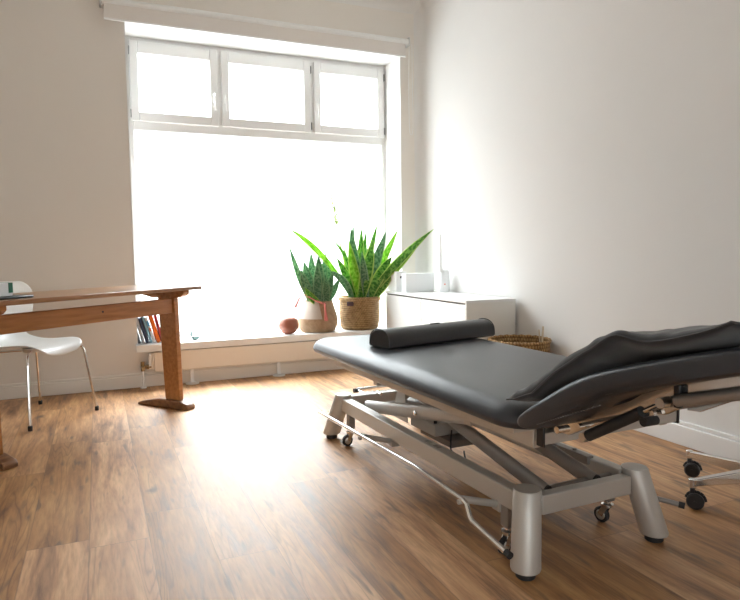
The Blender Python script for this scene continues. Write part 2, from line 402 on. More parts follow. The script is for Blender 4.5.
# coves: quarter round plaster where walls meet ceiling and in the corner
def cove(name, run0, run1, corner, dx, dz, r, axis, m):
    pts = [(corner[0], corner[1])]
    for k in range(9):
        a = PI/2*k/8
        pts.append((corner[0]+dx*r*(1-math.sin(a)), corner[1]+dz*r*(1-math.cos(a))))
    bm = bmesh.new(); bm_prism(bm, pts, axis, run0, run1); return struct(name, bm, m)
cove('trim_1', WX0, WX1, (WY1, HC), -1, -1, .13, 'x', M['ceiling'])
cove('trim_2', WY0, WY1, (WX1, HC), -1, -1, .13, 'y', M['ceiling'])
cove('trim_3', 0, HC-.02, (WX1, WY1), -1, -1, .085, 'z', M['wall_side'])
def baseboard(name, pts_axis, m):
    bm = bmesh.new()
    for a in pts_axis: bm_box(bm, *a)
    return struct(name, bm, m, bevel=.004)
baseboard('baseboard_back', [(WX0, WX1, WY1-.018, WY1, 0, .088), (WX0, WX1, WY1-.012, WY1, .088, .106)], M['base'])
baseboard('baseboard_right', [(WX1-.020, WX1, WY0, WY1-.02, 0, .100), (WX1-.013, WX1, WY0, WY1-.02, .100, .122)], M['base_side'])
baseboard('baseboard_left', [(WX0, WX0+.018, WY0, WY1-.02, 0, .10)], M['base'])

# ------------------------------------------------------------------ window
FY = 5.20     # face of the window frame
win = bpy.data.objects.new('window_1', None); C.objects.link(win); win.location = (1.34, FY, .32); win['kind'] = 'structure'
def wpart(name, bm, m, parent=win, **kw):
    bmesh.ops.translate(bm, vec=(-1.34, -FY, -.32), verts=bm.verts[:])
    return obj(name, bm, m, parent, **kw)
bm = bmesh.new()
bm_box(bm, OX0, .300, FY, FY+.07, .32, OZ1); bm_box(bm, 2.395, OX1, FY, FY+.07, .32, OZ1)
bm_box(bm, .300, 2.395, FY, FY+.07, 2.59, OZ1); bm_box(bm, .300, 2.395, FY, FY+.07, .32, .365); bm_box(bm, .300, 2.395, FY, FY+.07, 1.94, 2.02)
bm_box(bm, .935, .985, FY, FY+.07, 2.02, 2.59); bm_box(bm, 1.715, 1.765, FY, FY+.07, 2.02, 2.59)
wpart('window_frame', bm, M['upvc'], bevel=.004)
bm = bmesh.new(); bm_box(bm, .300, 2.395, FY+.03, FY+.036, .365, 1.94); wpart('pane', bm, M['glass'], smooth=False)
for (a, b) in ((.285, .945), (.975, 1.725), (1.755, 2.41)):
    bm = bmesh.new(); z0, z1 = 2.005, 2.605; y0, y1 = FY-.022, FY+.03
    w = .06
    bm_box(bm, a, a+w, y0, y1, z0, z1); bm_box(bm, b-w, b, y0, y1, z0, z1)
    bm_box(bm, a+w, b-w, y0, y1, z0, z0+w+.01); bm_box(bm, a+w, b-w, y0, y1, z1-w-.03, z1)
    s = wpart('sash', bm, M['upvc'], bevel=.006)
    bm = bmesh.new(); bm_box(bm, a+w, b-w, FY, FY+.006, z0+w, z1-w-.02); wpart('pane', bm, M['glass'], s, smooth=False)
    # seal lines and handle
    hx = (b-.028) if a < .5 else a+.028
    bm = bmesh.new(); bm_box(bm, hx-.013, hx+.013, y0-.012, y0, 2.19, 2.26)
    bm_box(bm, hx-.009, hx+.009, y0-.05, y0-.012, 2.235, 2.253); bm_box(bm, hx-.009, hx+.009, y0-.058, y0-.044, 2.12, 2.255)
    wpart('window_handle', bm, M['upvc'], s, bevel=.004)
    bm = bmesh.new(); bm_box(bm, a-.005 if a < .5 else b+.001, a+.001 if a < .5 else b+.007, y0-.006, y0+.012, 2.03, 2.09); bm_box(bm, a-.005 if a < .5 else b+.001, a+.001 if a < .5 else b+.007, y0-.006, y0+.012, 2.50, 2.56)
    wpart('hinge', bm, M['gasket'], s)
bm = bmesh.new(); bm_box(bm, OX0+.002, OX1-.002, WY1+.001, FY, .27, .32); bm_box(bm, .235, 2.20, 4.815, WY1+.001, .27, .32)
bmesh.ops.remove_doubles(bm, verts=bm.verts[:], dist=1e-4)
wpart('window_sill', bm, M['sill'], smooth=False)
# reveal lining, white
bm = bmesh.new()
bm_box(bm, OX1-.004, OX1+.001, WY1-.001, FY+.07, .32, OZ1); bm_box(bm, OX0-.001, OX0+.004, WY1-.001, FY+.07, .32, OZ1); bm_box(bm, OX0, OX1, WY1-.001, FY+.07, OZ1-.004, OZ1+.001)
struct('trim_4', bm, M['upvc'], smooth=False)
# unseen rear window, added and sized for daylight fill from behind the camera
w2 = bpy.data.objects.new('fill_window', None); C.objects.link(w2); w2.location = ((RX0+RX1)/2, WY0-.1, RZ0); w2['kind'] = 'structure'
bm = bmesh.new()
for a in ((RX0, RX0+.07, RZ0, RZ1), (RX1-.07, RX1, RZ0, RZ1), (RX0+.07, RX1-.07, RZ0, RZ0+.07), (RX0+.07, RX1-.07, RZ1-.07, RZ1), (-.14, -.06, RZ0+.07, RZ1-.07)):
    bm_box(bm, a[0]-w2.location.x, a[1]-w2.location.x, -.03, .03, a[2]-RZ0, a[3]-RZ0)
obj('window_frame', bm, M['upvc'], w2, bevel=.004)
bm = bmesh.new(); bm_box(bm, RX0+.07-w2.location.x, RX1-.07-w2.location.x, -.004, .002, .07, RZ1-RZ0-.07); obj('pane', bm, M['glass'], w2, smooth=False)

# ------------------------------------------------------------------ roller blind
bl = thing('roller_blind', 'rolled-up beige roller blind with white tube above the window', 'blind', (1.3, WY1, 2.63))
def blp(name, bm, m, **kw):
    bmesh.ops.translate(bm, vec=(-1.3, -WY1, -2.63), verts=bm.verts[:]); return obj(name, bm, m, bl, **kw)
bm = bmesh.new(); bm_box(bm, .112, 2.455, WY1-.062, WY1-.050, 2.627, 2.725); blp('valance', bm, M['blind'], bevel=.002)
bm = bmesh.new(); bm_box(bm, .112, 2.455, WY1-.064, WY1-.048, 2.617, 2.629); blp('bottom_rail', bm, M['upvc'])
bm = bmesh.new(); cyl(bm, (.10, WY1-.045, 2.745), (2.482, WY1-.045, 2.745), .026); blp('tube', bm, M['blind_tube'])
for x in (.092, 2.486):
    bm = bmesh.new(); bm_box(bm, x-.006, x+.006, WY1-.075, WY1, 2.71, 2.78); blp('end_bracket', bm, M['steel'], bevel=.003)
bm = bmesh.new()
ch = [(2.515, WY1-.06, 2.73), (2.517, WY1-.06, 2.4), (2.522, WY1-.06, 2.1), (2.515, WY1-.06, 1.99), (2.497, WY1-.05, 1.99), (2.495, WY1-.04, 2.1), (2.498, WY1-.03, 2.4), (2.505, WY1-.03, 2.73)]
bm_tube(bm, smooth_curve(ch, 6), .0028, 6); blp('bead_chain', bm, M['upvc'])

# ------------------------------------------------------------------ radiator
rd = thing('radiator', 'long low cream radiator panel under the window sill', 'radiator', (1.25, 4.84, 0))
def rp(name, bm, m, **kw):
    bmesh.ops.translate(bm, vec=(-1.25, -4.84, 0), verts=bm.verts[:]); return obj(name, bm, m, rd, **kw)
bm = bmesh.new(); bm_box(bm, .355, 2.16, 4.822, 4.862, .112, .262); bm_box(bm, .335, .357, 4.83, 4.855, .135, .255); rp('panel', bm, M['rad'], bevel=.006)
for x in (.625, 1.30, 1.95):
    bm = bmesh.new(); bm_box(bm, x-.012, x+.012, 4.834, 4.852, .012, .13); bm_lathe(bm, [(0, 0), (.05, 0), (.05, .006), (.02, .014), (0, .014)], 20, (x, 4.843, 0))
    rp('foot', bm, M['sill'])
bm = bmesh.new(); cyl(bm, (.345, 4.845, .155), (.262, 4.845, .155), .011); cyl(bm, (.275, 4.845, .125), (.275, 4.845, .195), .014); cyl(bm, (.275, 4.845, .155), (.275, 4.79, .155), .013); cyl(bm, (.30, 4.845, .155), (.318, 4.845, .155), .018, 6)
rp('valve', bm, M['brass'])
bm = bmesh.new(); cyl(bm, (.275, 4.845, .0), (.275, 4.845, .13), .007); bm_lathe(bm, [(0, 0), (.022, 0), (.022, .008), (0, .01)], 16, (.275, 4.845, 0)); rp('pipe', bm, M['sill'])
bm = bmesh.new(); bm_box(bm, .318, .336, 4.835, 4.85, .15, .255); cyl(bm, (.327, 4.84, .235), (.327, 4.815, .235), .008, 8); rp('bracket', bm, M['sill'])

# ------------------------------------------------------------------ books and figurine on the sill
books = [(-.01, .026, .165, .185, 13, (.17, .18, .20), 'grey hardback book, leftmost of the leaning row'),
         (.026, .024, .17, .19, 13, (.46, .47, .50), 'pale grey book leaning second from the left'),
         (.060, .030, .16, .185, 15, (.025, .045, .10), 'navy blue book leaning against the pale grey book'),
         (.098, .018, .16, .20, 16, (.33, .58, .72), 'light blue thin book beside the navy book'),
         (.124, .026, .165, .19, 17, (.72, .74, .76), 'white book with orange mark left of the orange book'),
         (.157, .034, .165, .205, 15, (.95, .17, .01), 'bright orange book leaning in the sill row'),
         (.197, .022, .16, .21, 13, (.55, .05, .07), 'red book leaning just right of the orange book'),
         (.262, .03, .16, .20, 14, (.05, .07, .25), 'dark blue book at the right end, right of the table leg')]
BK = [M['paper']]
for i, (bx, th, dp, ht, ang, col, lab) in enumerate(books):
    t = thing('book', lab, 'book', (.262+bx*.80, 4.90, .3225), 0, 'books leaning on the window sill')
    th *= .78; ht += .012
    mtx = Matrix.Rotation(-a, 4, 'Y') if False else Matrix.Rotation(R(-ang), 4, 'Y')
    off = Matrix.Translation((0, 0, th*math.sin(R(ang))*0))
    cm = flat('book_cover', col)
    bm = bmesh.new(); bm_box(bm, 0, .002, 0, dp, 0, ht); bm_box(bm, th-.002, th, 0, dp, 0, ht); bm_box(bm, 0, th, 0, .002, 0, ht)
    bmesh.ops.transform(bm, matrix=off @ mtx, verts=bm.verts[:]); obj('cover', bm, cm, t)
    bm = bmesh.new(); bm_box(bm, .002, th-.002, .002, dp-.004, .003, ht-.003)
    bmesh.ops.transform(bm, matrix=off @ mtx, verts=bm.verts[:]); obj('pages', bm, M['paper'], t)
    if i == 4:
        bm = bmesh.new(); bm_box(bm, .004, th-.004, -.001, .001, .09, .115)
        bmesh.ops.transform(bm, matrix=off @ mtx, verts=bm.verts[:]); obj('spine_mark', bm, flat('orange_print', (.8, .2, .05)), t)
        bm = bmesh.new(); bm_box(bm, .003, th-.003, -.001, .001, .13, .17)
        bmesh.ops.transform(bm, matrix=off @ mtx, verts=bm.verts[:]); obj('spine_print', bm, flat('blue_print', (.1, .35, .6)), t)
    t.rotation_euler = (0, 0, 0)
bm = bmesh.new()
bm_tube(bm, smooth_curve([(.0, 0, .022), (.02, 0, .018), (.045, 0, .022), (.062, 0, .034)], 5), [.004, .010, .015, .017, .018, .017, .016, .015, .014, .013, .011, .009, .007, .005, .004, .003], 10)
bm_tube(bm, smooth_curve([(.006, 0, .02), (-.006, 0, .045), (-.002, 0, .062), (-.012, 0, .062)], 4), [.009, .008, .007, .007, .006, .006, .006, .006, .007, .007, .006, .004, .002], 8)
bmesh.ops.translate(bm, vec=(0, 0, -.004), verts=bm.verts[:])
o = obj('bird_figurine', bm, M['figure']); o.location = (.645, 4.93, .3205)
tag(o, 'small dark glass bird figurine on the white window sill', 'figurine')

# ------------------------------------------------------------------ table (old oak trestle table)
TA = R(40); ca, sa = math.cos(TA), math.sin(TA)
tb = thing('trestle_table', 'long oak trestle table with stretcher beam beside the white chair', 'table', (.508, 4.020, 0), TA)
# local: x along the table (right end positive), y away from the camera
def leg_at(s):
    bm = bmesh.new()
    top, bot = .712, .052
    # plank leaning slightly, wider at top than at bottom
    A = [(s-.019, .080, bot), (s+.019, .080, bot), (s+.019, .200, bot), (s-.019, .200, bot)]
    B = [(s-.019, .095, top), (s+.019, .095, top), (s+.019, .235, top), (s-.019, .235, top)]
    va = [bm.verts.new(p) for p in A]; vb = [bm.verts.new(p) for p in B]
    bm.faces.new(va[::-1]); bm.faces.new(vb)
    for i in range(4): bm.faces.new((va[i], va[(i+1) % 4], vb[(i+1) % 4], vb[i]))
    obj('leg', bm, M['table'], tb, bevel=.005)
    bm = bmesh.new()
    prof = [(.0, 0), (.0, .022), (.012, .036), (.085, .055), (.245, .055), (.40, .024), (.43, .014), (.43, 0)]
    bm_prism(bm, prof, 'x', s-.036, s+.036); obj('foot', bm, M['table_foot'], tb, bevel=.008)
    bm = bmesh.new()
    prof = [(.01, .755), (.01, .733), (.035, .716), (.075, .708), (.28, .708), (.34, .720), (.46, .740), (.46, .755)]
    bm_prism(bm, prof, 'x', s-.028, s+.028); obj('top_bracket', bm, M['table'], tb, bevel=.004)
leg_at(0); leg_at(-1.19)
bm = bmesh.new(); bm_box(bm, -1.40, .122, -.01, .52, .756, .779); obj('tabletop', bm, M['table_top'], tb, bevel=.005)
bm = bmesh.new(); bm_box(bm, -1.170, -.0195, .110, .150, .612, .704); obj('stretcher', bm, M['table'], tb, bevel=.004)
bm = bmesh.new(); cyl(bm, (-.55, .111, .668), (-.55, .108, .668), .006, 10); obj('screw', bm, M['plastic'], tb)

# things on the table
def on_table(s, n, z=.7795): return (.508+ca*s-sa*n, 4.020+sa*s+ca*n, z)
o = bmesh.new(); bm_box(o, -.12, .12, -.085, .085, 0, .012); lp = obj('notebook', o, M['laptop'], bevel=.006); lp.location = on_table(-1.10, .15); lp.rotation_euler = (0, 0, TA+.25)
tag(lp, 'closed dark slate notebook lying flat on the table', 'notebook')
o = bmesh.new(); bm_box(o, -.08, .08, -.06, .06, 0, .004); pp = obj('paper_pad', o, M['paper']); pp.location = on_table(-1.00, .36); pp.rotation_euler = (0, 0, TA-.2)
tag(pp, 'white paper pad lying behind the dark notebook on the table', 'paper')
bx = thing('tissue_box', 'small white carton with green corner panel on the table', 'box', on_table(-1.075, .17, .7915), TA+.25)
o = bmesh.new(); bm_box(o, -.075, .025, -.035, .035, 0, .062); obj('carton', o, M['paper'], bx, bevel=.002)
o = bmesh.new(); bm_box(o, .0, .0265, -.0365, .0365, .014, .0625); obj('green_panel', o, M['green'], bx)

# ------------------------------------------------------------------ shell chair
ch = thing('shell_chair', 'white moulded shell chair on thin steel legs behind the table', 'chair', (-.385, 4.275, 0), R(45))
# local: -y is the front of the seat after rotation of 45 deg -> front points to (+x,-y)
def shell_mesh():
    bm = bmesh.new()
    # side profile (y forward negative, z) with half width
    prof = [(-.240, .392, .115), (-.232, .420, .155), (-.195, .447, .182), (-.12, .450, .200), (-.02, .438, .208), (.07, .430, .20), (.13, .436, .165), (.165, .462, .118), (.185, .50, .098), (.205, .55, .125), (.225, .61, .175), (.245, .68, .205), (.262, .74, .225), (.276, .795, .205), (.283, .825, .15)]
    rows = []
    nx = 12
    for (y, z, w) in prof:
        row = []
        for k in range(nx+1):
            t = -1+2*k/nx
            up = .022*t*t if z < .47 else 0
            back = -.035*t*t if z > .5 else -.01*t*t
            row.append(bm.verts.new((t*w, y+back, z+up)))
        rows.append(row)
    for a, b in zip(rows, rows[1:]):
        for k in range(nx): bm.faces.new((a[k], a[k+1], b[k+1], b[k]))
    return bm
o = obj('seat_shell', shell_mesh(), M['shell'], ch, auto=180)
so = o.modifiers.new('thick', 'SOLIDIFY'); so.thickness = .011; so.offset = 0
sb = o.modifiers.new('sub', 'SUBSURF'); sb.levels = 2; sb.render_levels = 2
for sx in (-1, 1):
    for sy in (-1, 1):
        bm = bmesh.new()
        if sy < 0: pts = [(.02*sx, -.03, .412), (.12*sx, -.12, .416), (.185*sx, -.185, .418), (.197*sx, -.197, .405), (.205*sx, -.205, .36), (.243*sx, -.243, .015)]
        else: pts = [(.02*sx, .03, .412), (.10*sx, .10, .412), (.15*sx, .15, .408), (.165*sx, .165, .39), (.18*sx, .18, .34), (.243*sx, .243, .015)]
        bm_tube(bm, smooth_curve(pts, 4), .0075, 10); l = obj('leg', bm, M['chrome'], ch)
        bm = bmesh.new(); bm_lathe(bm, [(0, 0), (.012, 0), (.013, .022), (.009, .028), (0, .028)], 14, (.2435*sx, .2435*sy, 0)); obj('glide', bm, M['rubber'], l)
bm = bmesh.new(); bm_lathe(bm, [(0, .402), (.05, .402), (.055, .41), (.055, .425), (0, .425)], 24); obj('centre_plate', bm, M['steel'], ch)

# ------------------------------------------------------------------ cabinet
cb = thing('low_cabinet', 'low white cabinet with ribbed doors along the right wall', 'cabinet', (2.43, 4.2, 0))
CX0, CX1, CY0, CY1 = 2.232, 2.628, 3.53, 4.808
def cp(name, bm, m, parent=cb, **kw):
    bmesh.ops.translate(bm, vec=(-2.43, -4.2, 0), verts=bm.verts[:]); return obj(name, bm, m, parent, **kw)
bm = bmesh.new(); bm_box(bm, CX0+.02, CX1, CY0+.018, CY1, .06, .632); bm_box(bm, CX0+.05, CX1, CY0+.03, CY1-.02, 0, .06); cp('carcass', bm, M['cab'])
bm = bmesh.new(); bm_box(bm, CX0, CX1, CY0, CY1, .632, .650); cp('cabinet_top', bm, M['cab'], bevel=.002)
bm = bmesh.new(); bm_box(bm, CX0+.002, CX1, CY0, CY0+.018, .0, .632); cp('side_panel', bm, M['cab_end'], bevel=.001)
dw = (CY1-CY0-.018)/2
for k in range(2):
    y0 = CY0+.020+k*dw; bm = bmesh.new()
    prof = [(CX0+.0195, .065), (CX0+.0195, .619)]; nz_ = 22; hz = (.619-.065)/nz_
    for q in range(nz_, 0, -1):
        prof += [(CX0+.012, .065+q*hz), (CX0+.002, .065+(q-1)*hz+.001)]
    A_ = [(x_, z_) for x_, z_ in prof]
    bm_prism(bm, A_, 'y', y0+.004, y0+dw-.008)
    if k == 0:
        g_ = bmesh.new(); bm_box(g_, CX0+.0196, CX0+.0206, CY0+.018, CY1-.001, .06, .632); cp('gap_shade', g_, M['gap'])  # dark sheet behind the doors, paints shade into the gaps around them
    d = cp('door', bm, M['cab'], smooth=False)
    bm = bmesh.new(); hy = y0+dw-.05 if k == 0 else y0+.05
    bm_lathe(bm, [(0, 0), (.006, 0), (.006, .012), (.011, .018), (0, .022)], 14, mtx=Matrix.Translation((CX0+.002, hy, .41)) @ Matrix.Rotation(-PI/2, 4, 'Y')); cp('knob', bm, M['steel'], d)

# things on the cabinet
fl = thing('magazine_file', 'white cardboard magazine file with finger hole on the cabinet', 'file', (2.325, 4.76, .6505))
bm = bmesh.new(); bm_prism(bm, [(-.05, 0), (.045, 0), (.045, .165), (-.05, .165)], 'y', -.085, .085); obj('file_body', bm, M['card'], fl, bevel=.001)
bm = bmesh.new(); cyl(bm, (-.008, -.0855, .118), (-.008, -.0885, .118), .010, 16); obj('finger_hole', bm, M['plastic'], fl)
bm = bmesh.new(); bm_prism(bm, [(-.125, 0), (.125, 0), (.125, .152), (-.125, .152)], 'y', -.05, .05); o = obj('storage_box', bm, M['white'], bevel=.004); o.location = (2.412, 4.555, .6505); o.rotation_euler = (0, 0, -.10)
tag(o, 'plain white storage box, wider than the magazine file beside it', 'box')
bt = thing('pump_bottle', 'white bottle with long thin nozzle, rightmost on the cabinet', 'bottle', (2.568, 4.40, .6505))
bm = bmesh.new(); bm_lathe(bm, [(0, 0), (.037, 0), (.040, .01), (.040, .155), (.032, .175), (.014, .183), (0, .183)], 24, (.008, 0, 0)); obj('bottle_body', bm, M['white'], bt)
bm = bmesh.new(); bm_lathe(bm, [(0, .0), (.018, 0), (.018, .02), (.012, .04), (.010, .20), (.006, .30), (0, .30)], 16, (-.030, 0, .165)); obj('nozzle', bm, M['card'], bt)
bm = bmesh.new(); cyl(bm, (-.012, -.040, .065), (-.012, -.034, .065), .006, 12); obj('red_dot', bm, flat('red_print', (.75, .25, .18)), bt)

# ------------------------------------------------------------------ rattan basket by the wall
bk = thing('rattan_basket', 'round open rattan basket on the floor beside the cabinet', 'basket', (2.450, 3.25, 0))
bm = bmesh.new(); bm_lathe(bm, [(0, .004), (.165, .004), (.175, .02), (.192, .40), (.197, .405), (.192, .412), (.180, .408), (.176, .38), (.162, .03), (0, .016)], 48); obj('body', bm, M['basket_open'], bk)
bm = bmesh.new(); bm_tube(bm, [(.189*math.cos(a), .189*math.sin(a), .408+.003*math.sin(a*24)) for a in [2*PI*k/96 for k in range(96)]], .011, 8, closed=True); obj('rim', bm, M['basket_open'], bk)
for pts_, r_s, lab in (([(0, 0, 0), (.012, .0, .22), (.028, 0, .47)], .006, 'taller pale wooden stick leaning right in the open rattan basket'), ([(.03, .025, 0), (.03, .018, .24), (.006, .012, .45)], .004, 'thinner pale wooden stick leaning left in the open rattan basket')):
    st = bmesh.new(); bm_tube(st, pts_, r_s, 8)
    s = obj('wooden_stick', st, M['stick']); s.location = (2.553, 3.18, .026); tag(s, lab, 'stick', 'sticks standing in the rattan basket')

# ------------------------------------------------------------------ plants
def leaf(base, tip, bend, w, m, parent, cup=.25, twist=0, wp=.45, thick=.0022, lift=.245):
    """sword leaf from base to tip; bend pushes the middle of the curve."""
    base, tip, bend = Vector(base), Vector(tip), Vector(bend)
    mid = (base+tip)/2+bend; n = 14
    pts = []
    for i in range(n+1):
        t = i/n; pts.append((1-t)**2*base+2*t*(1-t)*mid+t*t*tip)
    bm = bmesh.new(); uvl = bm.loops.layers.uv.new('UVMap'); rows = []
    face = Vector((-.35, -1, .15)).normalized()
    for i, p in enumerate(pts):
        t = i/n
        d = (pts[min(i+1, n)]-pts[max(i-1, 0)]).normalized()
        s = d.cross(face).normalized(); nn = s.cross(d).normalized()
        q = Matrix.Rotation(twist*(t-.3), 3, d); s = q @ s; nn = q @ nn
        ww = w*(.55+.45*min(1, t/wp)) if t < wp else w*max(0.02, (1-((t-wp)/(1-wp))**2.2))
        row = [(bm.verts.new(p+s*(ww*u)+nn*(-cup*ww*(1-4*u*u)*.5)), u+.5, t) for u in (-.5, -.25, 0, .25, .5)]
        rows.append(row)
    for a, b in zip(rows, rows[1:]):
        for k in range(4):
            q = [a[k], a[k+1], b[k+1], b[k]]
            f = bm.faces.new([x[0] for x in q])
            for lp_, x in zip(f.loops, q): lp_[uvl].uv = (x[1], x[2])
    me = bpy.data.meshes.new('leaf'); bm.to_mesh(me); bm.free()
    me.polygons.foreach_set('use_smooth', [True]*len(me.polygons)); me.materials.append(m)
    o = bpy.data.objects.new('leaf', me); C.objects.link(o); o.parent = parent; o.location.z = lift
    so = o.modifiers.new('thick', 'SOLIDIFY'); so.thickness = thick; so.offset = 0
    return o

SILL = .3205
# big plant
B2 = (2.075, 5.0)
PB2 = thing('potted_snake_plant', 'tall bright green snake plant in a brown woven basket with dark tag', 'plant', (*B2, SILL))
pl = PB2
def lf(tip, yy, bx, by=0, bz=.0, bend=(0, 0, 0), w=.05, m='leaf', **kw):
    leaf((bx, by, bz), (tip[0]-B2[0], yy-B2[1], tip[1]-SILL-.245), bend, w, M[m], pl, **kw)
PX = lambda px, y: None
tips = [  # world x, z of tip, y, base x, base y, bend, width, material
    ((2.447, 1.155), 4.35, .04, -.04, (-.02, .08, .03), .074, 'leaf', {}),
    ((2.427, 1.040), 4.55, .07, -.05, (-.02, .05, .02), .084, 'leaf_yellow', {}),
    ((1.448, 1.175), 4.95, -.06, -.03, (.04, 0, .13), .050, 'leaf_yellow', dict(wp=.6)),
    ((1.825, 1.09), 4.98, -.02, .02, (.09, 0, .10), .036, 'leaf', {}),
    ((1.843, .940), 4.93, -.03, -.06, (.0, -.02, .02), .070, 'leaf', {}),
    ((1.973, 1.185), 4.92, .02, -.05, (-.04, -.01, .0), .088, 'leaf_dark', {}),
    ((2.045, 1.275), 5.05, .0, .05, (-.02, 0, .0), .036, 'leaf_dark', {}),
    ((2.121, 1.195), 5.04, .01, .03, (0, 0, 0), .070, 'leaf', {}),
    ((2.170, 1.170), 5.06, .03, .05, (0, 0, 0), .058, 'leaf', {}),
    ((2.257, 1.230), 5.00, .03, .02, (-.03, 0, .0), .060, 'leaf', {}),
    ((2.266, 1.150), 4.85, .03, -.03, (-.02, -.02, .0), .088, 'leaf_dark', {}),
    ((2.399, 1.180), 4.88, .05, .02, (-.02, -.02, .0), .068, 'leaf_yellow', {}),
    ((2.122, 1.080), 4.80, -.04, -.10, (-.03, -.06, -.05), .110, 'leaf', {}),
    ((1.937, 1.075), 4.88, -.01, -.07, (-.02, -.02, -.03), .085, 'leaf_yellow', {}),
    ((1.748, .826), 4.86, -.09, -.08, (.05, -.01, .09), .065, 'leaf_dark', {}),
    ((2.287, .940), 4.78, .02, -.11, (-.02, -.03, .05), .098, 'leaf', {}),
    ((2.295, .900), 4.74, .06, -.10, (.02, -.02, .0), .090, 'leaf', {}),
    ((2.020, .985), 4.80, .02, -.12, (-.01, -.02, .0), .070, 'leaf_dark', {}),
    ((2.17, 1.02), 5.02, .05, .08, (0, 0, 0), .070, 'leaf', {}),
    ((1.96, 1.02), 5.06, -.03, .06, (0, 0, 0), .065, 'leaf', {}),
    ((2.06, 1.05), 4.90, .00, -.02, (0, 0, 0), .080, 'leaf', {}),
]
for (tp, yy, bx_, by_, bend, w, mm, kw) in tips:
    lf(tp, yy, bx_, by_, -.02, bend, w, mm, **kw)
# flower stalk
bm = bmesh.new(); fp = smooth_curve([(-.05, .03, -.02), (-.145, .03, .42), (-.190, .03, .66), (-.237, .03, .915)], 8); bm_tube(bm, fp, [.0065-.003*i/len(fp) for i in range(len(fp))], 6)
fs = obj('flower_stalk', bm, M['leaf_yellow'], pl); fs.location.z = .245
bm = bmesh.new()
for i in range(34):
    t = random.uniform(.66, 1); p = fp[min(len(fp)-1, int(t*(len(fp)-1)))]+Vector((0, 0, random.uniform(-.01, .01)))
    a = random.uniform(0, 2*PI); q = p+Vector((math.cos(a)*.018, math.sin(a)*.018, random.uniform(.005, .03)))
    bm_tube(bm, [p, q], [.003, .0075], 5)
fw = obj('flowers', bm, M['flower'], pl); fw['kind'] = 'stuff'; fw.location.z = .245
# big basket (its own thing: the pot stands in it)
bm = bmesh.new(); bm_lathe(bm, [(0, 0), (.150, 0), (.163, .012), (.174, .09), (.176, .16), (.172, .245), (.176, .262), (.178, .275), (.171, .281), (.162, .275), (.160, .24), (0, .236)], 56, rfun=lambda a, z: 1+.012*math.sin(3*a+1)); b2 = obj('basket', bm, M['basket'], PB2)
bm = bmesh.new(); bm_lathe(bm, [(.1755, .240), (.184, .246), (.185, .272), (.177, .279)], 56, rfun=lambda a, z: 1+.012*math.sin(3*a+1)); obj('rolled_rim', bm, M['basket'], b2)
a = R(222); bm = bmesh.new(); bm_box(bm, -.004, .006, -.03, .03, -.018, .018, Matrix.Translation((.181*math.cos(a), .181*math.sin(a), .226)) @ Matrix.Rotation(a, 4, 'Z')); obj('leather_tag', bm, M['tag'], b2, bevel=.003)
bm = bmesh.new(); bm_lathe(bm, [(0, .0), (.158, .0), (.158, .006), (.1, .012), (0, .015)], 32); obj('soil', bm, M['soil'], pl).location.z = .225

# small plant
B1 = (1.690, 5.0)
PB1 = thing('potted_snake_plant', 'short grey-green snake plant in a round-bellied basket with pink tassel', 'plant', (*B1, SILL))
p1 = PB1
st = [((1.430, 1.040), 4.92, -.06, -.03, (-.01, 0, -.03), .050, 'leaf_dark'), ((1.638, .985), 4.99, -.03, 0, (0, 0, 0), .075, 'leaf_dark'),
      ((1.563, .910), 4.95, -.03, -.03, (0, 0, 0), .080, 'leaf_dark'), ((1.680, .960), 4.92, .01, -.05, (0, 0, 0), .090, 'leaf_dark'),
      ((1.767, .985), 4.98, .03, .0, (0, 0, 0), .066, 'leaf_dark'), ((1.816, .905), 5.02, .05, .02, (.02, 0, 0), .07, 'leaf_dark'),
      ((1.530, .845), 4.93, -.04, -.04, (-.02, 0, 0), .075, 'leaf_dark'), ((1.859, .770), 4.90, .05, -.03, (.0, 0, -.03), .060, 'leaf_dark'),
      ((1.539, .700), 4.86, .03, -.09, (-.03, -.02, -.04), .065, 'leaf'), ((1.798, .822), 4.90, .04, -.06, (0, 0, 0), .066, 'leaf_dark'),
      ((1.66, .88), 4.90, -.02, -.08, (0, 0, 0), .080, 'leaf_dark'), ((1.74, .90), 5.08, .03, .06, (0, 0, 0), .070, 'leaf_dark'),
      ((1.60, .90), 5.08, -.03, .06, (0, 0, 0), .070, 'leaf_dark'), ((1.72, .78), 4.86, .05, -.09, (0, 0, 0), .065, 'leaf_dark')]
for (tp, yy, bx_, by_, bend, w, mm) in st:
    leaf((bx_, by_, -.02), (tp[0]-B1[0], yy-B1[1], tp[1]-SILL-.235), bend, w, M[mm], p1, lift=.235)
bm = bmesh.new(); bm_lathe(bm, [(0, .0), (.112, .0), (.112, .004), (.06, .010), (0, .012)], 32); obj('soil', bm, M['soil'], p1).location.z = .222
bm = bmesh.new(); bm_lathe(bm, [(0, 0), (.135, 0), (.150, .012), (.166, .065), (.170, .10), (.162, .14), (.143, .20), (.130, .245), (.130, .256), (.122, .258), (.119, .245), (.115, .23), (0, .226)], 56); b1 = obj('basket', bm, M['basket_fine'], PB1)
bm = bmesh.new()
bm_tube(bm, smooth_curve([(.0, -.134, .24), (-.055, -.150, .262), (-.10, -.13, .29), (-.15, -.12, .315), (-.19, -.10, .285)], 6), .0055, 6)
bm_tube(bm, smooth_curve([(.0, -.134, .24), (-.02, -.142, .255), (-.075, -.12, .275), (-.13, -.11, .30)], 6), .004, 6)
bm_tube(bm, [(.012, -.134, .245), (.014, -.150, .235), (.010, -.165, .19)], [.006, .012, .009], 8)
for k in range(14):
    bx_ = (k % 7-3)*.003; by_ = -.172-(k//7)*.006
    bm_tube(bm, [(.010+bx_*.5, -.166, .195), (.012+bx_, by_, .14), (.014+bx_*1.4, by_-.003, .10)], .0026, 5)
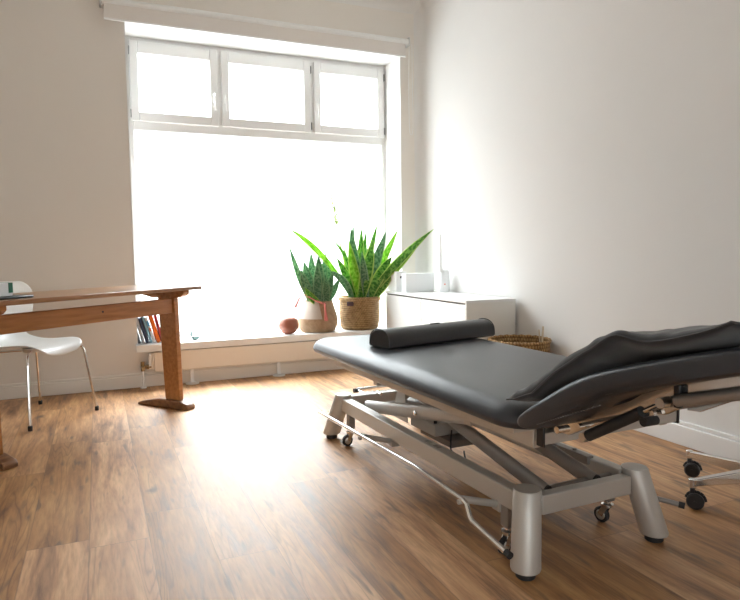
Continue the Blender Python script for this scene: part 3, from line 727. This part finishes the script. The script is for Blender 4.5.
bm_tube(bm, [(-.19, -.10, .29), (-.215, -.10, .235), (-.225, -.10, .215)], [.007, .010, .013], 8)
obj('tassel', bm, M['cord'], b1)
# gourd
gd = thing('clay_gourd', 'round red-brown ribbed clay gourd beside the baskets on the sill', 'ornament', (1.415, 4.93, SILL))
bm = bmesh.new(); bm_lathe(bm, [(0, 0), (.03, 0), (.055, .012), (.078, .05), (.080, .08), (.070, .118), (.045, .140), (.018, .148), (0, .146)], 48, rfun=lambda a, z: 1+.022*abs(math.sin(5*a))); obj('body', bm, M['gourd'], gd)
bm = bmesh.new(); bm_tube(bm, [(0, 0, .143), (.004, 0, .155), (.012, 0, .162)], [.008, .006, .005], 8); obj('stem', bm, M['gourd'], gd)

# ------------------------------------------------------------------ treatment couch
BO = Vector((1.141, 1.476, 0)); BA = R(1.56)
c0 = Vector((.272, .75, 0))
cen = BO+Matrix.Rotation(BA, 3, 'Z') @ c0
bed = thing('treatment_couch', 'black leather treatment couch with raised backrest on a silver lifting frame', 'couch', cen, BA)
def bp(name, bm, m, parent=bed, **kw):
    """geometry given in couch coordinates: u across, v along (0 near end), z up"""
    bmesh.ops.translate(bm, vec=-c0, verts=bm.verts[:]); return obj(name, bm, m, parent, **kw)
W_, L_ = .544, 1.59
# legs: splayed cylinders, wider at the foot
for (fu, fv, tu, tv) in ((0, 0, .055, .062), (W_-.002, 0, W_-.040, .055), (.004, L_, .050, L_-.062), (W_, L_, W_-.050, L_-.062)):
    bm = bmesh.new(); p0 = Vector((fu, fv, .026)); p1 = Vector((tu, tv, .243))
    rings = []
    for t, r in ((0, .044), (.02, .046), (.98, .0435), (1, .042)):
        c = p0.lerp(p1, t); rings.append([bm.verts.new(c+Vector((r*math.cos(2*PI*k/40), r*math.sin(2*PI*k/40), 0))) for k in range(40)])
    for a_, b_ in zip(rings, rings[1:]):
        for k in range(40): bm.faces.new((a_[k], a_[(k+1) % 40], b_[(k+1) % 40], b_[k]))
    bm.faces.new(rings[0][::-1]); bm.faces.new(rings[-1])
    l = bp('leg', bm, M['alu'])
    bm = bmesh.new(); bm_lathe(bm, [(0, 0), (.027, 0), (.030, .004), (.030, .020), (.02, .0255), (0, .0255)], 28, (fu+.002, fv+.002, 0)); bp('foot_pad', bm, M['rubber'], l)
# rails
for u in (.052, W_-.052):
    bm = bmesh.new(); bm_box(bm, u-.024, u+.024, .085, L_-.085, .160, .226); r_ = bp('side_rail', bm, M['alu'], bevel=.004)
for v in (.045, L_-.045):
    bm = bmesh.new(); bm_box(bm, .085, W_-.085, v-.020, v+.020, .164, .226); bp('cross_rail', bm, M['alu'], bevel=.004)
# emblem ribs on the near rail
for k in range(5):
    if k != 2: bm = bmesh.new(); bm_box(bm, .044, .060, .575+k*.022, .590+k*.022, .2262, .2275); bp('rail_emblem', bm, M['alu_dark'])
# pivot shafts
bm = bmesh.new(); cyl(bm, (.08, .125, .196), (W_-.08, .125, .196), .012); bp('pivot_shaft', bm, M['alu_dark'])
bm = bmesh.new(); cyl(bm, (.08, L_-.19, .196), (W_-.08, L_-.19, .196), .012); bp('pivot_shaft', bm, M['alu_dark'])
# scissor arms
def arm(u, v0, z0, v1, z1, m, w=.040, h=.052):
    bm = bmesh.new(); p0, p1 = Vector((u, v0, z0)), Vector((u, v1, z1))
    pr = []
    bm_tube(bm, [p0, p1], h/2, 20, sx=w/h)
    a = bp('lift_arm', bm, m, auto=50)
    d = (p1-p0).normalized()
    for p, s in ((p0, -1), (p1, 1)):
        bm = bmesh.new(); bm_tube(bm, [p, p+d*s*.006], h/2*.98, 20, sx=w/h); bp('end_cap', bm, M['plastic'], a)
arm(.165, .10, .196, 1.10, .385, M['alu_dark'], .036, .058)
arm(.375, .10, .196, 1.10, .385, M['alu_dark'], .036, .058)
arm(.115, 1.37, .205, .35, .385, M['alu'], .036, .060)
arm(.430, 1.37, .205, .35, .385, M['alu'], .036, .060)
bm = bmesh.new(); cyl(bm, (.097, .84, .297), (.088, .84, .297), .011, 6); cyl(bm, (.089, .84, .297), (.085, .84, .297), .006, 10); bp('pivot_bolt', bm, M['chrome'])
# gusset plate, actuator and motor
bm = bmesh.new(); bm_prism(bm, [(1.28, .17), (1.22, .305), (1.14, .31), (1.12, .17)], 'x', .205, .212); bp('gusset_plate', bm, M['alu'], bevel=.001)
bm = bmesh.new(); bm_prism(bm, [(1.28, .17), (1.22, .305), (1.14, .31), (1.12, .17)], 'x', .305, .312); bp('gusset_plate', bm, M['alu'], bevel=.001)
bm = bmesh.new(); bm_box(bm, .19, .335, .84, 1.06, .178, .232); bp('control_box', bm, M['box'], bevel=.004)
bm = bmesh.new(); bm_box(bm, .22, .40, .76, 1.02, .146, .176); bp('battery_box', bm, M['box_dark'], bevel=.003)
bm = bmesh.new(); cyl(bm, (.27, 1.20, .25), (.27, .55, .33), .022); cyl(bm, (.27, .55, .33), (.27, .30, .36), .012); bp('lift_actuator', bm, M['alu_dark'])
bm = bmesh.new(); bm_tube(bm, smooth_curve([(.25, .80, .21), (.22, .76, .17), (.20, .72, .15), (.22, .66, .13), (.26, .72, .14)], 5), .0035, 8); bp('cable', bm, M['rubber'])
bm = bmesh.new(); cyl(bm, (.205, .86, .226), (.205, .86, .26), .008); bm_box(bm, .195, .215, .85, .87, .19, .226); bp('cable_plug', bm, M['plastic'])
bm = bmesh.new(); bm_box(bm, .455, .485, .22, .85, .205, .235); 
for k in range(5): cyl(bm, (.470, .30+k*.11, .235), (.470, .30+k*.11, .242), .008, 12)
bp('guide_channel', bm, M['alu_dark'], bevel=.002)
# far clamp knobs on the cross rail
bm = bmesh.new(); cyl(bm, (.235, 1.50, .236), (.235, 1.46, .236), .009); cyl(bm, (.235, 1.48, .224), (.235, 1.48, .252), .005); bp('clamp_screw', bm, M['chrome'])
# top frame
bm = bmesh.new()
for u in (.010, W_-.010): bm_box(bm, u-.015, u+.015, -.035, 1.49, .405, .462)
bm_box(bm, .025, W_-.025, 1.45, 1.49, .405, .462); bm_box(bm, .025, W_-.025, .33, .37, .375, .435); bm_box(bm, .025, W_-.025, 1.07, 1.11, .375, .435)
bp('top_frame', bm, M['frame'], bevel=.003)
bm = bmesh.new(); bm_box(bm, .002, W_-.002, -.076, -.036, .425, .461); xb = bp('end_beam', bm, M['alu'], bevel=.003)
for u0, u1 in ((-.006, .002), (W_-.002, W_+.006)):
    bm = bmesh.new(); bm_box(bm, u0, u1, -.080, -.050, .420, .480); bp('end_cap', bm, M['plastic'], xb, bevel=.002)
# support board of the main pad
bm = bmesh.new(); bm_box(bm, -.085, .635, -.046, 1.49, .462, .478); bp('support_board', bm, M['frame'], bevel=.003)
# main pad: rounded rectangle with soft rolled edge
def rounded_pad(u0, u1, v0, v1, z0, z1, rc, edge, sag=.0):
    bm = bmesh.new(); n = 8
    def outline(ins):
        pts = []
        r = max(.004, rc-ins)
        for cx, cy, a0 in ((u1-ins-r, v1-ins-r, 0), (u0+ins+r, v1-ins-r, 90), (u0+ins+r, v0+ins+r, 180), (u1-ins-r, v0+ins+r, 270)):
            for k in range(n+1):
                a = R(a0+90*k/n); pts.append((cx+r*math.cos(a), cy+r*math.sin(a)))
        return pts
    layers = []
    H = z1-z0
    for t in (0, .25, .5, .75, 1):   # lower small round
        a = PI/2*t; e = edge*.45; layers.append((e*(1-math.sin(a)), z0+e*(1-math.cos(a))))
    for t in (0, .2, .4, .6, .8, 1):
        a = PI/2*t; layers.append((edge*1.5*(1-math.cos(a)), z1-edge+edge*math.sin(a)))
    layers += [(edge*1.5+.03, z1+.002), (edge*1.5+.10, z1+.004)]
    rings = [[bm.verts.new((x, y, z)) for x, y in outline(i)] for i, z in layers]
    for a_, b_ in zip(rings, rings[1:]):
        m = len(a_)
        for k in range(m): bm.faces.new((a_[k], a_[(k+1) % m], b_[(k+1) % m], b_[k]))
    bm.faces.new(rings[0][::-1]); bm.faces.new(rings[-1])
    return bm
bm = rounded_pad(-.122, .668, -.100, 1.590, .478, .548, .105, .050)
bp('main_pad', bm, M['leather'], auto=60)
# backrest pad: profile in v,z then widened with rounded sides
def backrest():
    bm = bmesh.new()
    low = [(-.102, .506), (-.120, .494), (-.225, .528), (-.33, .600), (-.43, .657), (-.60, .712), (-.76, .761), (-.84, .786)]
    top = [(-.103, .530), (-.130, .560), (-.225, .624), (-.315, .680), (-.42, .718), (-.60, .773), (-.76, .816), (-.82, .826)]
    cen_ = [((a[0]+b[0])/2, (a[1]+b[1])/2) for a, b in zip(low, top)]
    def ring(u, f):
        lo = [(c[0]+(p[0]-c[0])*f[0], c[1]+(p[1]-c[1])*f[0]) for c, p in zip(cen_, low)]
        hi = [(c[0]+(p[0]-c[0])*f[1], c[1]+(p[1]-c[1])*f[1]) for c, p in zip(cen_, top)]
        return [bm.verts.new((u, v, z)) for v, z in lo+hi[::-1]]
    U0, U1 = -.120, .666
    secs = [(U0, (.62, .45)), (U0+.003, (.80, .66)), (U0+.010, (.93, .83)), (U0+.022, (1, .94)), (U0+.045, (1, 1)), ((U0+U1)/2, (1, 1.03)), (U1-.045, (1, 1)), (U1-.022, (1, .94)), (U1-.010, (.93, .83)), (U1-.003, (.8, .66)), (U1, (.62, .45))]
    rings = [ring(u, f) for u, f in secs]
    for a_, b_ in zip(rings, rings[1:]):
        m = len(a_)
        for k in range(m): bm.faces.new((a_[k], a_[(k+1) % m], b_[(k+1) % m], b_[k]))
    bm.faces.new(rings[0][::-1]); bm.faces.new(rings[-1])
    return bm
bk_ = bp('backrest_pad', backrest(), M['leather'], subsurf=2)
# stitched seam along the lower edge
bm = bmesh.new()
for k in range(26):
    t = k/26; v = -.19-t*.22; z = .531+t*.100
    bm_box(bm, -.1225, -.1195, v-.003, v+.001, z-.0008, z+.0008)
bp('stitching', bm, flat('grey_thread', (.12, .12, .13)), bk_)
# backrest metal
for s, u in ((1, .012), (-1, W_-.012)):
    bm = bmesh.new()
    prof = [(-.125, .476), (-.130, .500), (-.284, .576), (-.375, .620), (-.406, .642), (-.494, .680), (-.647, .728), (-.80, .778), (-.80, .755), (-.648, .704), (-.520, .662), (-.509, .630), (-.470, .606), (-.380, .590), (-.284, .542), (-.17, .480)]
    bm_prism(bm, prof, 'x', u-.008, u+.008); bp('backrest_arm', bm, M['chrome'], bevel=.002)
bm = bmesh.new(); bm_box(bm, .02, W_-.02, -.70, -.66, .700, .722); bp('backrest_crossbar', bm, M['alu_dark'], bevel=.002)
bm = bmesh.new(); bm_box(bm, .02, W_-.02, -.36, -.32, .580, .600); bp('backrest_crossbar', bm, M['alu_dark'], bevel=.002)
bm = bmesh.new()
bm_bar(bm, (.272, -.21, .518), (.272, -.80, .762), .56, .008); bp('backrest_board', bm, M['box_dark'], bevel=.003)
# gas spring
gs0, gs1 = Vector((-.022, -.258, .502)), Vector((-.016, -.485, .640))
d = (gs1-gs0).normalized()
bm = bmesh.new(); cyl(bm, gs0+d*.012, gs0+d*.200, .0145); gsp = bp('gas_spring', bm, M['rubber'])
bm = bmesh.new(); cyl(bm, gs0+d*.200, gs1, .0055); bp('piston_rod', bm, M['chrome'], gsp)
bm = bmesh.new(); cyl(bm, gs0, gs0+d*.02, .008); cyl(bm, gs0+Vector((-.012, 0, 0)), gs0+Vector((.016, 0, 0)), .012, 16); bp('spring_joint', bm, M['steel'], gsp)
bm = bmesh.new(); cyl(bm, gs1+Vector((-.014, 0, 0)), gs1+Vector((.016, 0, 0)), .012, 16); bp('spring_joint', bm, M['steel'], gsp)
bm = bmesh.new(); cyl(bm, (.004, -.145, .490), (-.016, -.145, .490), .010); bp('hinge_pin', bm, M['chrome'])
bm = bmesh.new(); cyl(bm, (.004, -.228, .521), (-.02, -.228, .521), .008); bp('hinge_pin', bm, M['chrome'])
bm = bmesh.new(); cyl(bm, (-.004, -.455, .592), (-.044, -.455, .592), .011); kn = bp('release_knob', bm, M['rubber'])
bm = bmesh.new(); cyl(bm, (-.004, -.445, .604), (-.014, -.445, .604), .013); bp('knob_collar', bm, M['chrome'], kn)
# armrest lever: dark padded tube reaching forward, on a black bracket
bm = bmesh.new(); bm_box(bm, -.010, .004, -.520, -.503, .632, .684); bp('lever_bracket', bm, M['plastic'], bevel=.003)
bm = bmesh.new(); bm_tube(bm, smooth_curve([(-.018, -.520, .652), (-.022, -.60, .677), (-.024, -.72, .714), (-.024, -.86, .757)], 5), .0135, 16); bp('side_lever', bm, M['alu_dark'])
# casters
def caster(u, v, top=.160, toward=(0, 1)):
    bm = bmesh.new(); bm_box(bm, u-.016, u+.016, v-.020, v+.020, .088, top); 
    hs_ = bp('caster_housing', bm, M['alu_dark'], bevel=.003)
    bm = bmesh.new(); bm_lathe(bm, [(0, .066), (.022, .066), (.022, .074), (.012, .078), (.012, .088), (0, .088)], 20, (u, v, 0))
    du, dv = toward
    for s in (-1, 1):
        sd = Vector((-dv, du, 0))*.013*s
        bm_bar(bm, Vector((u, v, .068))+sd, Vector((u+du*.022, v+dv*.022, .030))+sd, .003, .020, up=(du, dv, .3))
    bp('fork', bm, M['chrome'], hs_)
    c = Vector((u+du*.022, v+dv*.022, .0285)); ax = Vector((-dv, du, 0))
    bm = bmesh.new(); prof = [(0, -.009), (.024, -.009), (.028, -.006), (.028, .006), (.024, .009), (0, .009)]
    bm_lathe(bm, prof, 28, mtx=Matrix.Translation(c) @ ax.to_track_quat('Z', 'Y').to_matrix().to_4x4()); wh = bp('wheel', bm, M['rubber'], hs_)
    bm = bmesh.new(); bm_lathe(bm, [(0, -.0105), (.016, -.0105), (.018, -.009), (.018, .009), (.016, .0105), (0, .0105)], 20, mtx=Matrix.Translation(c) @ ax.to_track_quat('Z', 'Y').to_matrix().to_4x4()); bp('hub', bm, M['steel'], hs_)
caster(.050, .150, toward=(-.75, -.2)); caster(.045, 1.425, toward=(-.95, -.1)); caster(W_-.045, .165, toward=(-.2, .98)); caster(W_-.050, 1.425, toward=(-.5, -.86))
# foot bars with return bend, arms and black ends
for s, u in ((1, -.120),):
    pts = [(u, 1.43, .190), (u, .46, .216), (u, .155, .204), (u, .135, .198), (u, .118, .165), (u, .105, .156), (u, -.062, .132)]
    bm = bmesh.new(); bm_tube(bm, [pts[0], pts[1], pts[2], pts[3], pts[4], pts[5], pts[6]], .0085, 14); fb = bp('foot_bar', bm, M['chrome'])
    bm = bmesh.new(); cyl(bm, (u, -.062, .132), (u, -.082, .129), .0105); bp('end_cap', bm, M['rubber'], fb)
    e = .045 if s > 0 else W_-.045
    for v, z in ((.165, .204), (.93, .202)):
        bm = bmesh.new(); cyl(bm, (u, v, z), (e-.005*s, v+.02, .150), .0115); bm_box(bm, e-.018, e+.018, v, v+.04, .132, .162); cyl(bm, (u-.012*s, v, z-.008), (u+.004*s, v, z-.008), .008); bp('bar_arm', bm, M['alu'], fb)
# short release rod by the near right leg
bm = bmesh.new(); cyl(bm, (.50, .10, .150), (.60, -.045, .130), .0085); rr_ = bp('release_rod', bm, M['alu_dark'])
bm = bmesh.new(); cyl(bm, (.60, -.045, .130), (.611, -.060, .128), .0105); bp('end_cap', bm, M['rubber'], rr_)
# far end pedal loop
bm = bmesh.new(); bm_tube(bm, smooth_curve([(.26, L_-.02, .185), (.225, L_+.05, .200), (.235, L_+.17, .200), (.27, L_+.185, .200), (.56, L_+.185, .200), (.60, L_+.17, .200), (.60, L_+.05, .200), (.52, L_-.02, .185)], 5), .009, 12); lo = bp('pedal_loop', bm, M['chrome'])
bm = bmesh.new(); cyl(bm, (.225, L_+.05, .200), (.60, L_+.05, .200), .013); bp('pedal_bar', bm, M['chrome'], lo)
bm = bmesh.new(); cyl(bm, (.235, L_+.16, .20), (.205, L_+.16, .20), .013); bp('end_cap', bm, M['rubber'], lo)

# bolster lying on the main pad
bo = thing('bolster', 'half-round black leather bolster lying across the far end of the couch', 'bolster', BO+Matrix.Rotation(BA, 3, 'Z') @ Vector((.358, 1.115, .5525)), BA+R(11))
bm = bmesh.new()
prof = [(-.075, .006), (-.066, 0), (.066, 0), (.075, .006)]
for k in range(1, 14):
    a = PI*k/14; prof.append((.075*math.cos(a)*(.98), .014+.068*math.sin(a)**.7))
bm_prism(bm, prof, 'x', -.335, .335); bb = obj('cushion', bm, M['leather_sewn'], bo, bevel=.007, seg=3, auto=50)
for sx in (-1, 1):
    bm = bmesh.new(); q = [(p[0], p[1]) for p in prof]; bm_tube(bm, [(sx*.334, p[0]*.985, .0045+p[1]*.965) for p in q], .0022, 6, closed=True); obj('piping', bm, M['leather_sewn'], bo)
bm = bmesh.new(); bm_box(bm, -.03, .03, -.004, .004, .080, .086); obj('zip_tab', bm, M['plastic'], bo, bevel=.002)

# pillow on the backrest
def surf(v):
    """height of the upholstery under the pillow at couch coordinate v"""
    xs = [(.10, .554), (-.09, .555), (-.150, .570), (-.225, .630), (-.315, .686), (-.42, .720), (-.60, .772), (-.76, .816), (-.9, .84)]
    for (a, za), (b, zb) in zip(xs, xs[1:]):
        if a >= v >= b: return za+(zb-za)*(a-v)/(a-b)
    return xs[0][1] if v > .1 else xs[-1][1]
def pillow():
    bm = bmesh.new(); ns, nt_ = 56, 40
    top, bot = {}, {}
    for i in range(ns+1):
        s = i/ns
        for j in range(nt_+1):
            t = j/nt_
            # corner pull
            su = 2*s-1; tu = 2*t-1
            pin = 1-.05*(1-tu*tu); pin2 = 1-.07*(1-su*su)
            v = -.380-.325*su*pin
            u = .140+.255*tu*pin2
            e = max(0, (1-su**4)*(1-tu**4))
            f = e**.5
            g = surf(v)
            lift = .034*max(0, su)**4*max(0, -tu)**1.0 + .03*math.exp(-((s-.55)/.1)**2)*max(0, -tu)**3
            p = Vector((u*6, v*6, 0))
            wr = .0045*noise.noise(Vector((u*9, v*22, 1.7)))+.003*noise.noise(Vector((u*30, v*18, 4.2)))
            fold = -.012*math.exp(-((s-.60-.10*(t))/.035)**2)*max(0, 1-t*1.1)*f
            wr2 = .009*math.sin((s*46+3*noise.noise(Vector((s*4, t*3, 0)))))*math.exp(-(t/.10)**2)*(.4+.6*(s < .5))
            seam = g+.012+.034*max(0, 1-abs(su)**3)*(1-.4*s)+lift
            th = .046*f**.7*(1.0-.62*s+.25*math.exp(-((s-.12)/.16)**2))
            top[i, j] = (u, v, max(g+.006, seam+th+(wr+fold)*f*1.3+wr2*min(1, f*3)*.4))
            bot[i, j] = (u, v, max(g+.003, seam-.030*f+wr*.3*f))
    def grid(d, share=None):
        g = {}
        for k, p in d.items():
            i, j = k
            if share is not None and (i in (0, ns) or j in (0, nt_)): g[k] = share[k]
            else: g[k] = bm.verts.new(p)
        return g
    A = grid(top); B = grid(bot, A)
    for i in range(ns):
        for j in range(nt_):
            bm.faces.new((A[i, j], A[i+1, j], A[i+1, j+1], A[i, j+1]))
            bm.faces.new((B[i, j], B[i, j+1], B[i+1, j+1], B[i+1, j]))
    ed = [A[i, 0].co.copy() for i in range(ns+1)]
    ed += [A[ns, j].co.copy() for j in range(1, nt_+1)]
    ed += [A[i, nt_].co.copy() for i in range(ns-1, -1, -1)]
    ed += [A[0, j].co.copy() for j in range(nt_-1, 0, -1)]
    return bm, ed
pc = Vector((.165, -.355, .70))
pw = thing('pillow', 'soft black cotton pillow lying on the raised backrest', 'pillow', BO+Matrix.Rotation(BA, 3, 'Z') @ pc, BA)
bm, ed = pillow()
bmesh.ops.translate(bm, vec=-pc, verts=bm.verts[:]); obj('cover', bm, M['cotton'], pw, auto=180)
bm = bmesh.new(); bm_tube(bm, [e-pc for e in ed], .0022, 5, closed=True); obj('seam', bm, M['cotton'], pw)

# ------------------------------------------------------------------ swivel stool
SC = Vector((2.335, 1.555, 0)); SR = .315
sto = thing('swivel_stool', 'chrome five-star swivel stool base on black casters by the wall', 'stool', SC, 0)
a0 = math.atan2(1.882-1.555, 2.307-2.335)
for k in range(5):
    a = a0+k*2*PI/5; d = Vector((math.cos(a), math.sin(a), 0)); s = Vector((-d.y, d.x, 0))
    bm = bmesh.new()
    secs = [(.03, .024, .083, .134), (.15, .020, .084, .124), (SR-.01, .0155, .086, .110), (SR+.008, .0155, .086, .110)]
    rings = []
    for r, hw, z0, z1 in secs:
        c = d*r; rings.append([bm.verts.new(c+s*a_*hw+Vector((0, 0, z))) for a_, z in ((-1, z0), (1, z0), (.75, z1), (-.75, z1))])
    for p, q in zip(rings, rings[1:]):
        for i in range(4): bm.faces.new((p[i], p[(i+1) % 4], q[(i+1) % 4], q[i]))
    bm.faces.new(rings[0][::-1]); bm.faces.new(rings[-1])
    cyl(bm, d*SR+Vector((0, 0, .078)), d*SR+Vector((0, 0, .112)), .0145, 18)
    l = obj('base_arm', bm, M['chrome'], sto, bevel=.003)
    tr = Vector((math.cos(a0+.9), math.sin(a0+.9), 0)) if False else Vector((.55, -.83, 0))
    ax = Vector((-tr.y, tr.x, 0)); c = d*SR+tr*.012+Vector((0, 0, .031))
    bm = bmesh.new()
    for sg in (-1, 1):
        bm_lathe(bm, [(0, -.008), (.027, -.008), (.031, -.004), (.031, .004), (.026, .009), (0, .010)], 28, mtx=Matrix.Translation(c+ax*.014*sg) @ (ax*sg).to_track_quat('Z', 'Y').to_matrix().to_4x4())
    cs = obj('caster_wheels', bm, M['plastic'], l)
    bm = bmesh.new(); cyl(bm, c-ax*.026, c+ax*.026, .005); cyl(bm, d*SR+Vector((0, 0, .05)), d*SR+Vector((0, 0, .08)), .009)
    for kk in range(9):
        b0 = PI*(kk/8)*.95; 
        if kk: 
            b1 = PI*((kk-1)/8)*.95
            bm_bar(bm, c+(tr*math.cos(b0)+Vector((0, 0, math.sin(b0))))*.033, c+(tr*math.cos(b1)+Vector((0, 0, math.sin(b1))))*.033, .012, .004, up=ax)
    obj('caster_hood', bm, M['plastic'], cs)
bm = bmesh.new(); bm_lathe(bm, [(0, .07), (.038, .07), (.042, .09), (.036, .128), (.028, .135), (.028, .26), (.014, .262), (.014, .44), (0, .44)], 28); obj('column', bm, M['chrome'], sto)
bm = bmesh.new(); bm_lathe(bm, [(0, .44), (.11, .44), (.135, .452), (.140, .475), (.130, .495), (.08, .503), (0, .505)], 40); obj('seat', bm, M['leather_sewn'], sto)

# ------------------------------------------------------------------ light
sc = bpy.context.scene
w = bpy.data.worlds.new('daylight'); sc.world = w; w.use_nodes = True
nt = w.node_tree; bg = nt.nodes['Background']
tc = N(nt, 'ShaderNodeTexCoord'); sp = N(nt, 'ShaderNodeSeparateXYZ'); nt.links.new(tc.outputs['Generated'], sp.inputs[0])
rmp = N(nt, 'ShaderNodeValToRGB'); rmp.color_ramp.elements[0].position = .46; rmp.color_ramp.elements[0].color = (.095, .098, .10, 1); rmp.color_ramp.elements[1].position = .86; rmp.color_ramp.elements[1].color = (.93, .97, 1.0, 1); q_ = rmp.color_ramp.elements.new(.64); q_.color = (.125, .13, .135, 1)
mr = N(nt, 'ShaderNodeMapRange'); mr.inputs['From Min'].default_value = -1; nt.links.new(sp.outputs[2], mr.inputs[0]); nt.links.new(mr.outputs[0], rmp.inputs[0])
nt.links.new(rmp.outputs[0], bg.inputs[0]); bg.inputs[1].default_value = 20.0
def portal(name, loc, sx, sy, rot):
    l = bpy.data.lights.new(name, 'AREA'); l.shape = 'RECTANGLE'; l.size = sx; l.size_y = sy; l.cycles.is_portal = True
    o = bpy.data.objects.new(name, l); C.objects.link(o); o.location = loc; o.rotation_euler = rot; return o
portal('window_portal', (1.34, FY+.10, 1.48), 2.2, 2.4, (R(-90), 0, 0))
portal('fill_window_portal', ((RX0+RX1)/2, WY0-.16, (RZ0+RZ1)/2), 1.9, 1.4, (R(90), 0, 0))

# ------------------------------------------------------------------ camera
cam = bpy.data.cameras.new('camera'); co = bpy.data.objects.new('camera', cam); C.objects.link(co); sc.camera = co
cam.sensor_fit = 'HORIZONTAL'; cam.sensor_width = 36; cam.lens = 624.54/740*36; cam.clip_start = .05
yaw, pitch, roll = R(-23.506), R(-4.381), R(.685)
co.location = (0, 0, .98)
co.matrix_world = Matrix.Translation((0, 0, .98)) @ Matrix.Rotation(yaw, 4, 'Z') @ Matrix.Rotation(PI/2+pitch, 4, 'X') @ Matrix.Rotation(-roll, 4, 'Z')

vs = sc.view_settings; vs.view_transform = 'Standard'; vs.look = 'None'; vs.gamma = 1; vs.use_curve_mapping = False; vs.exposure = 1.0
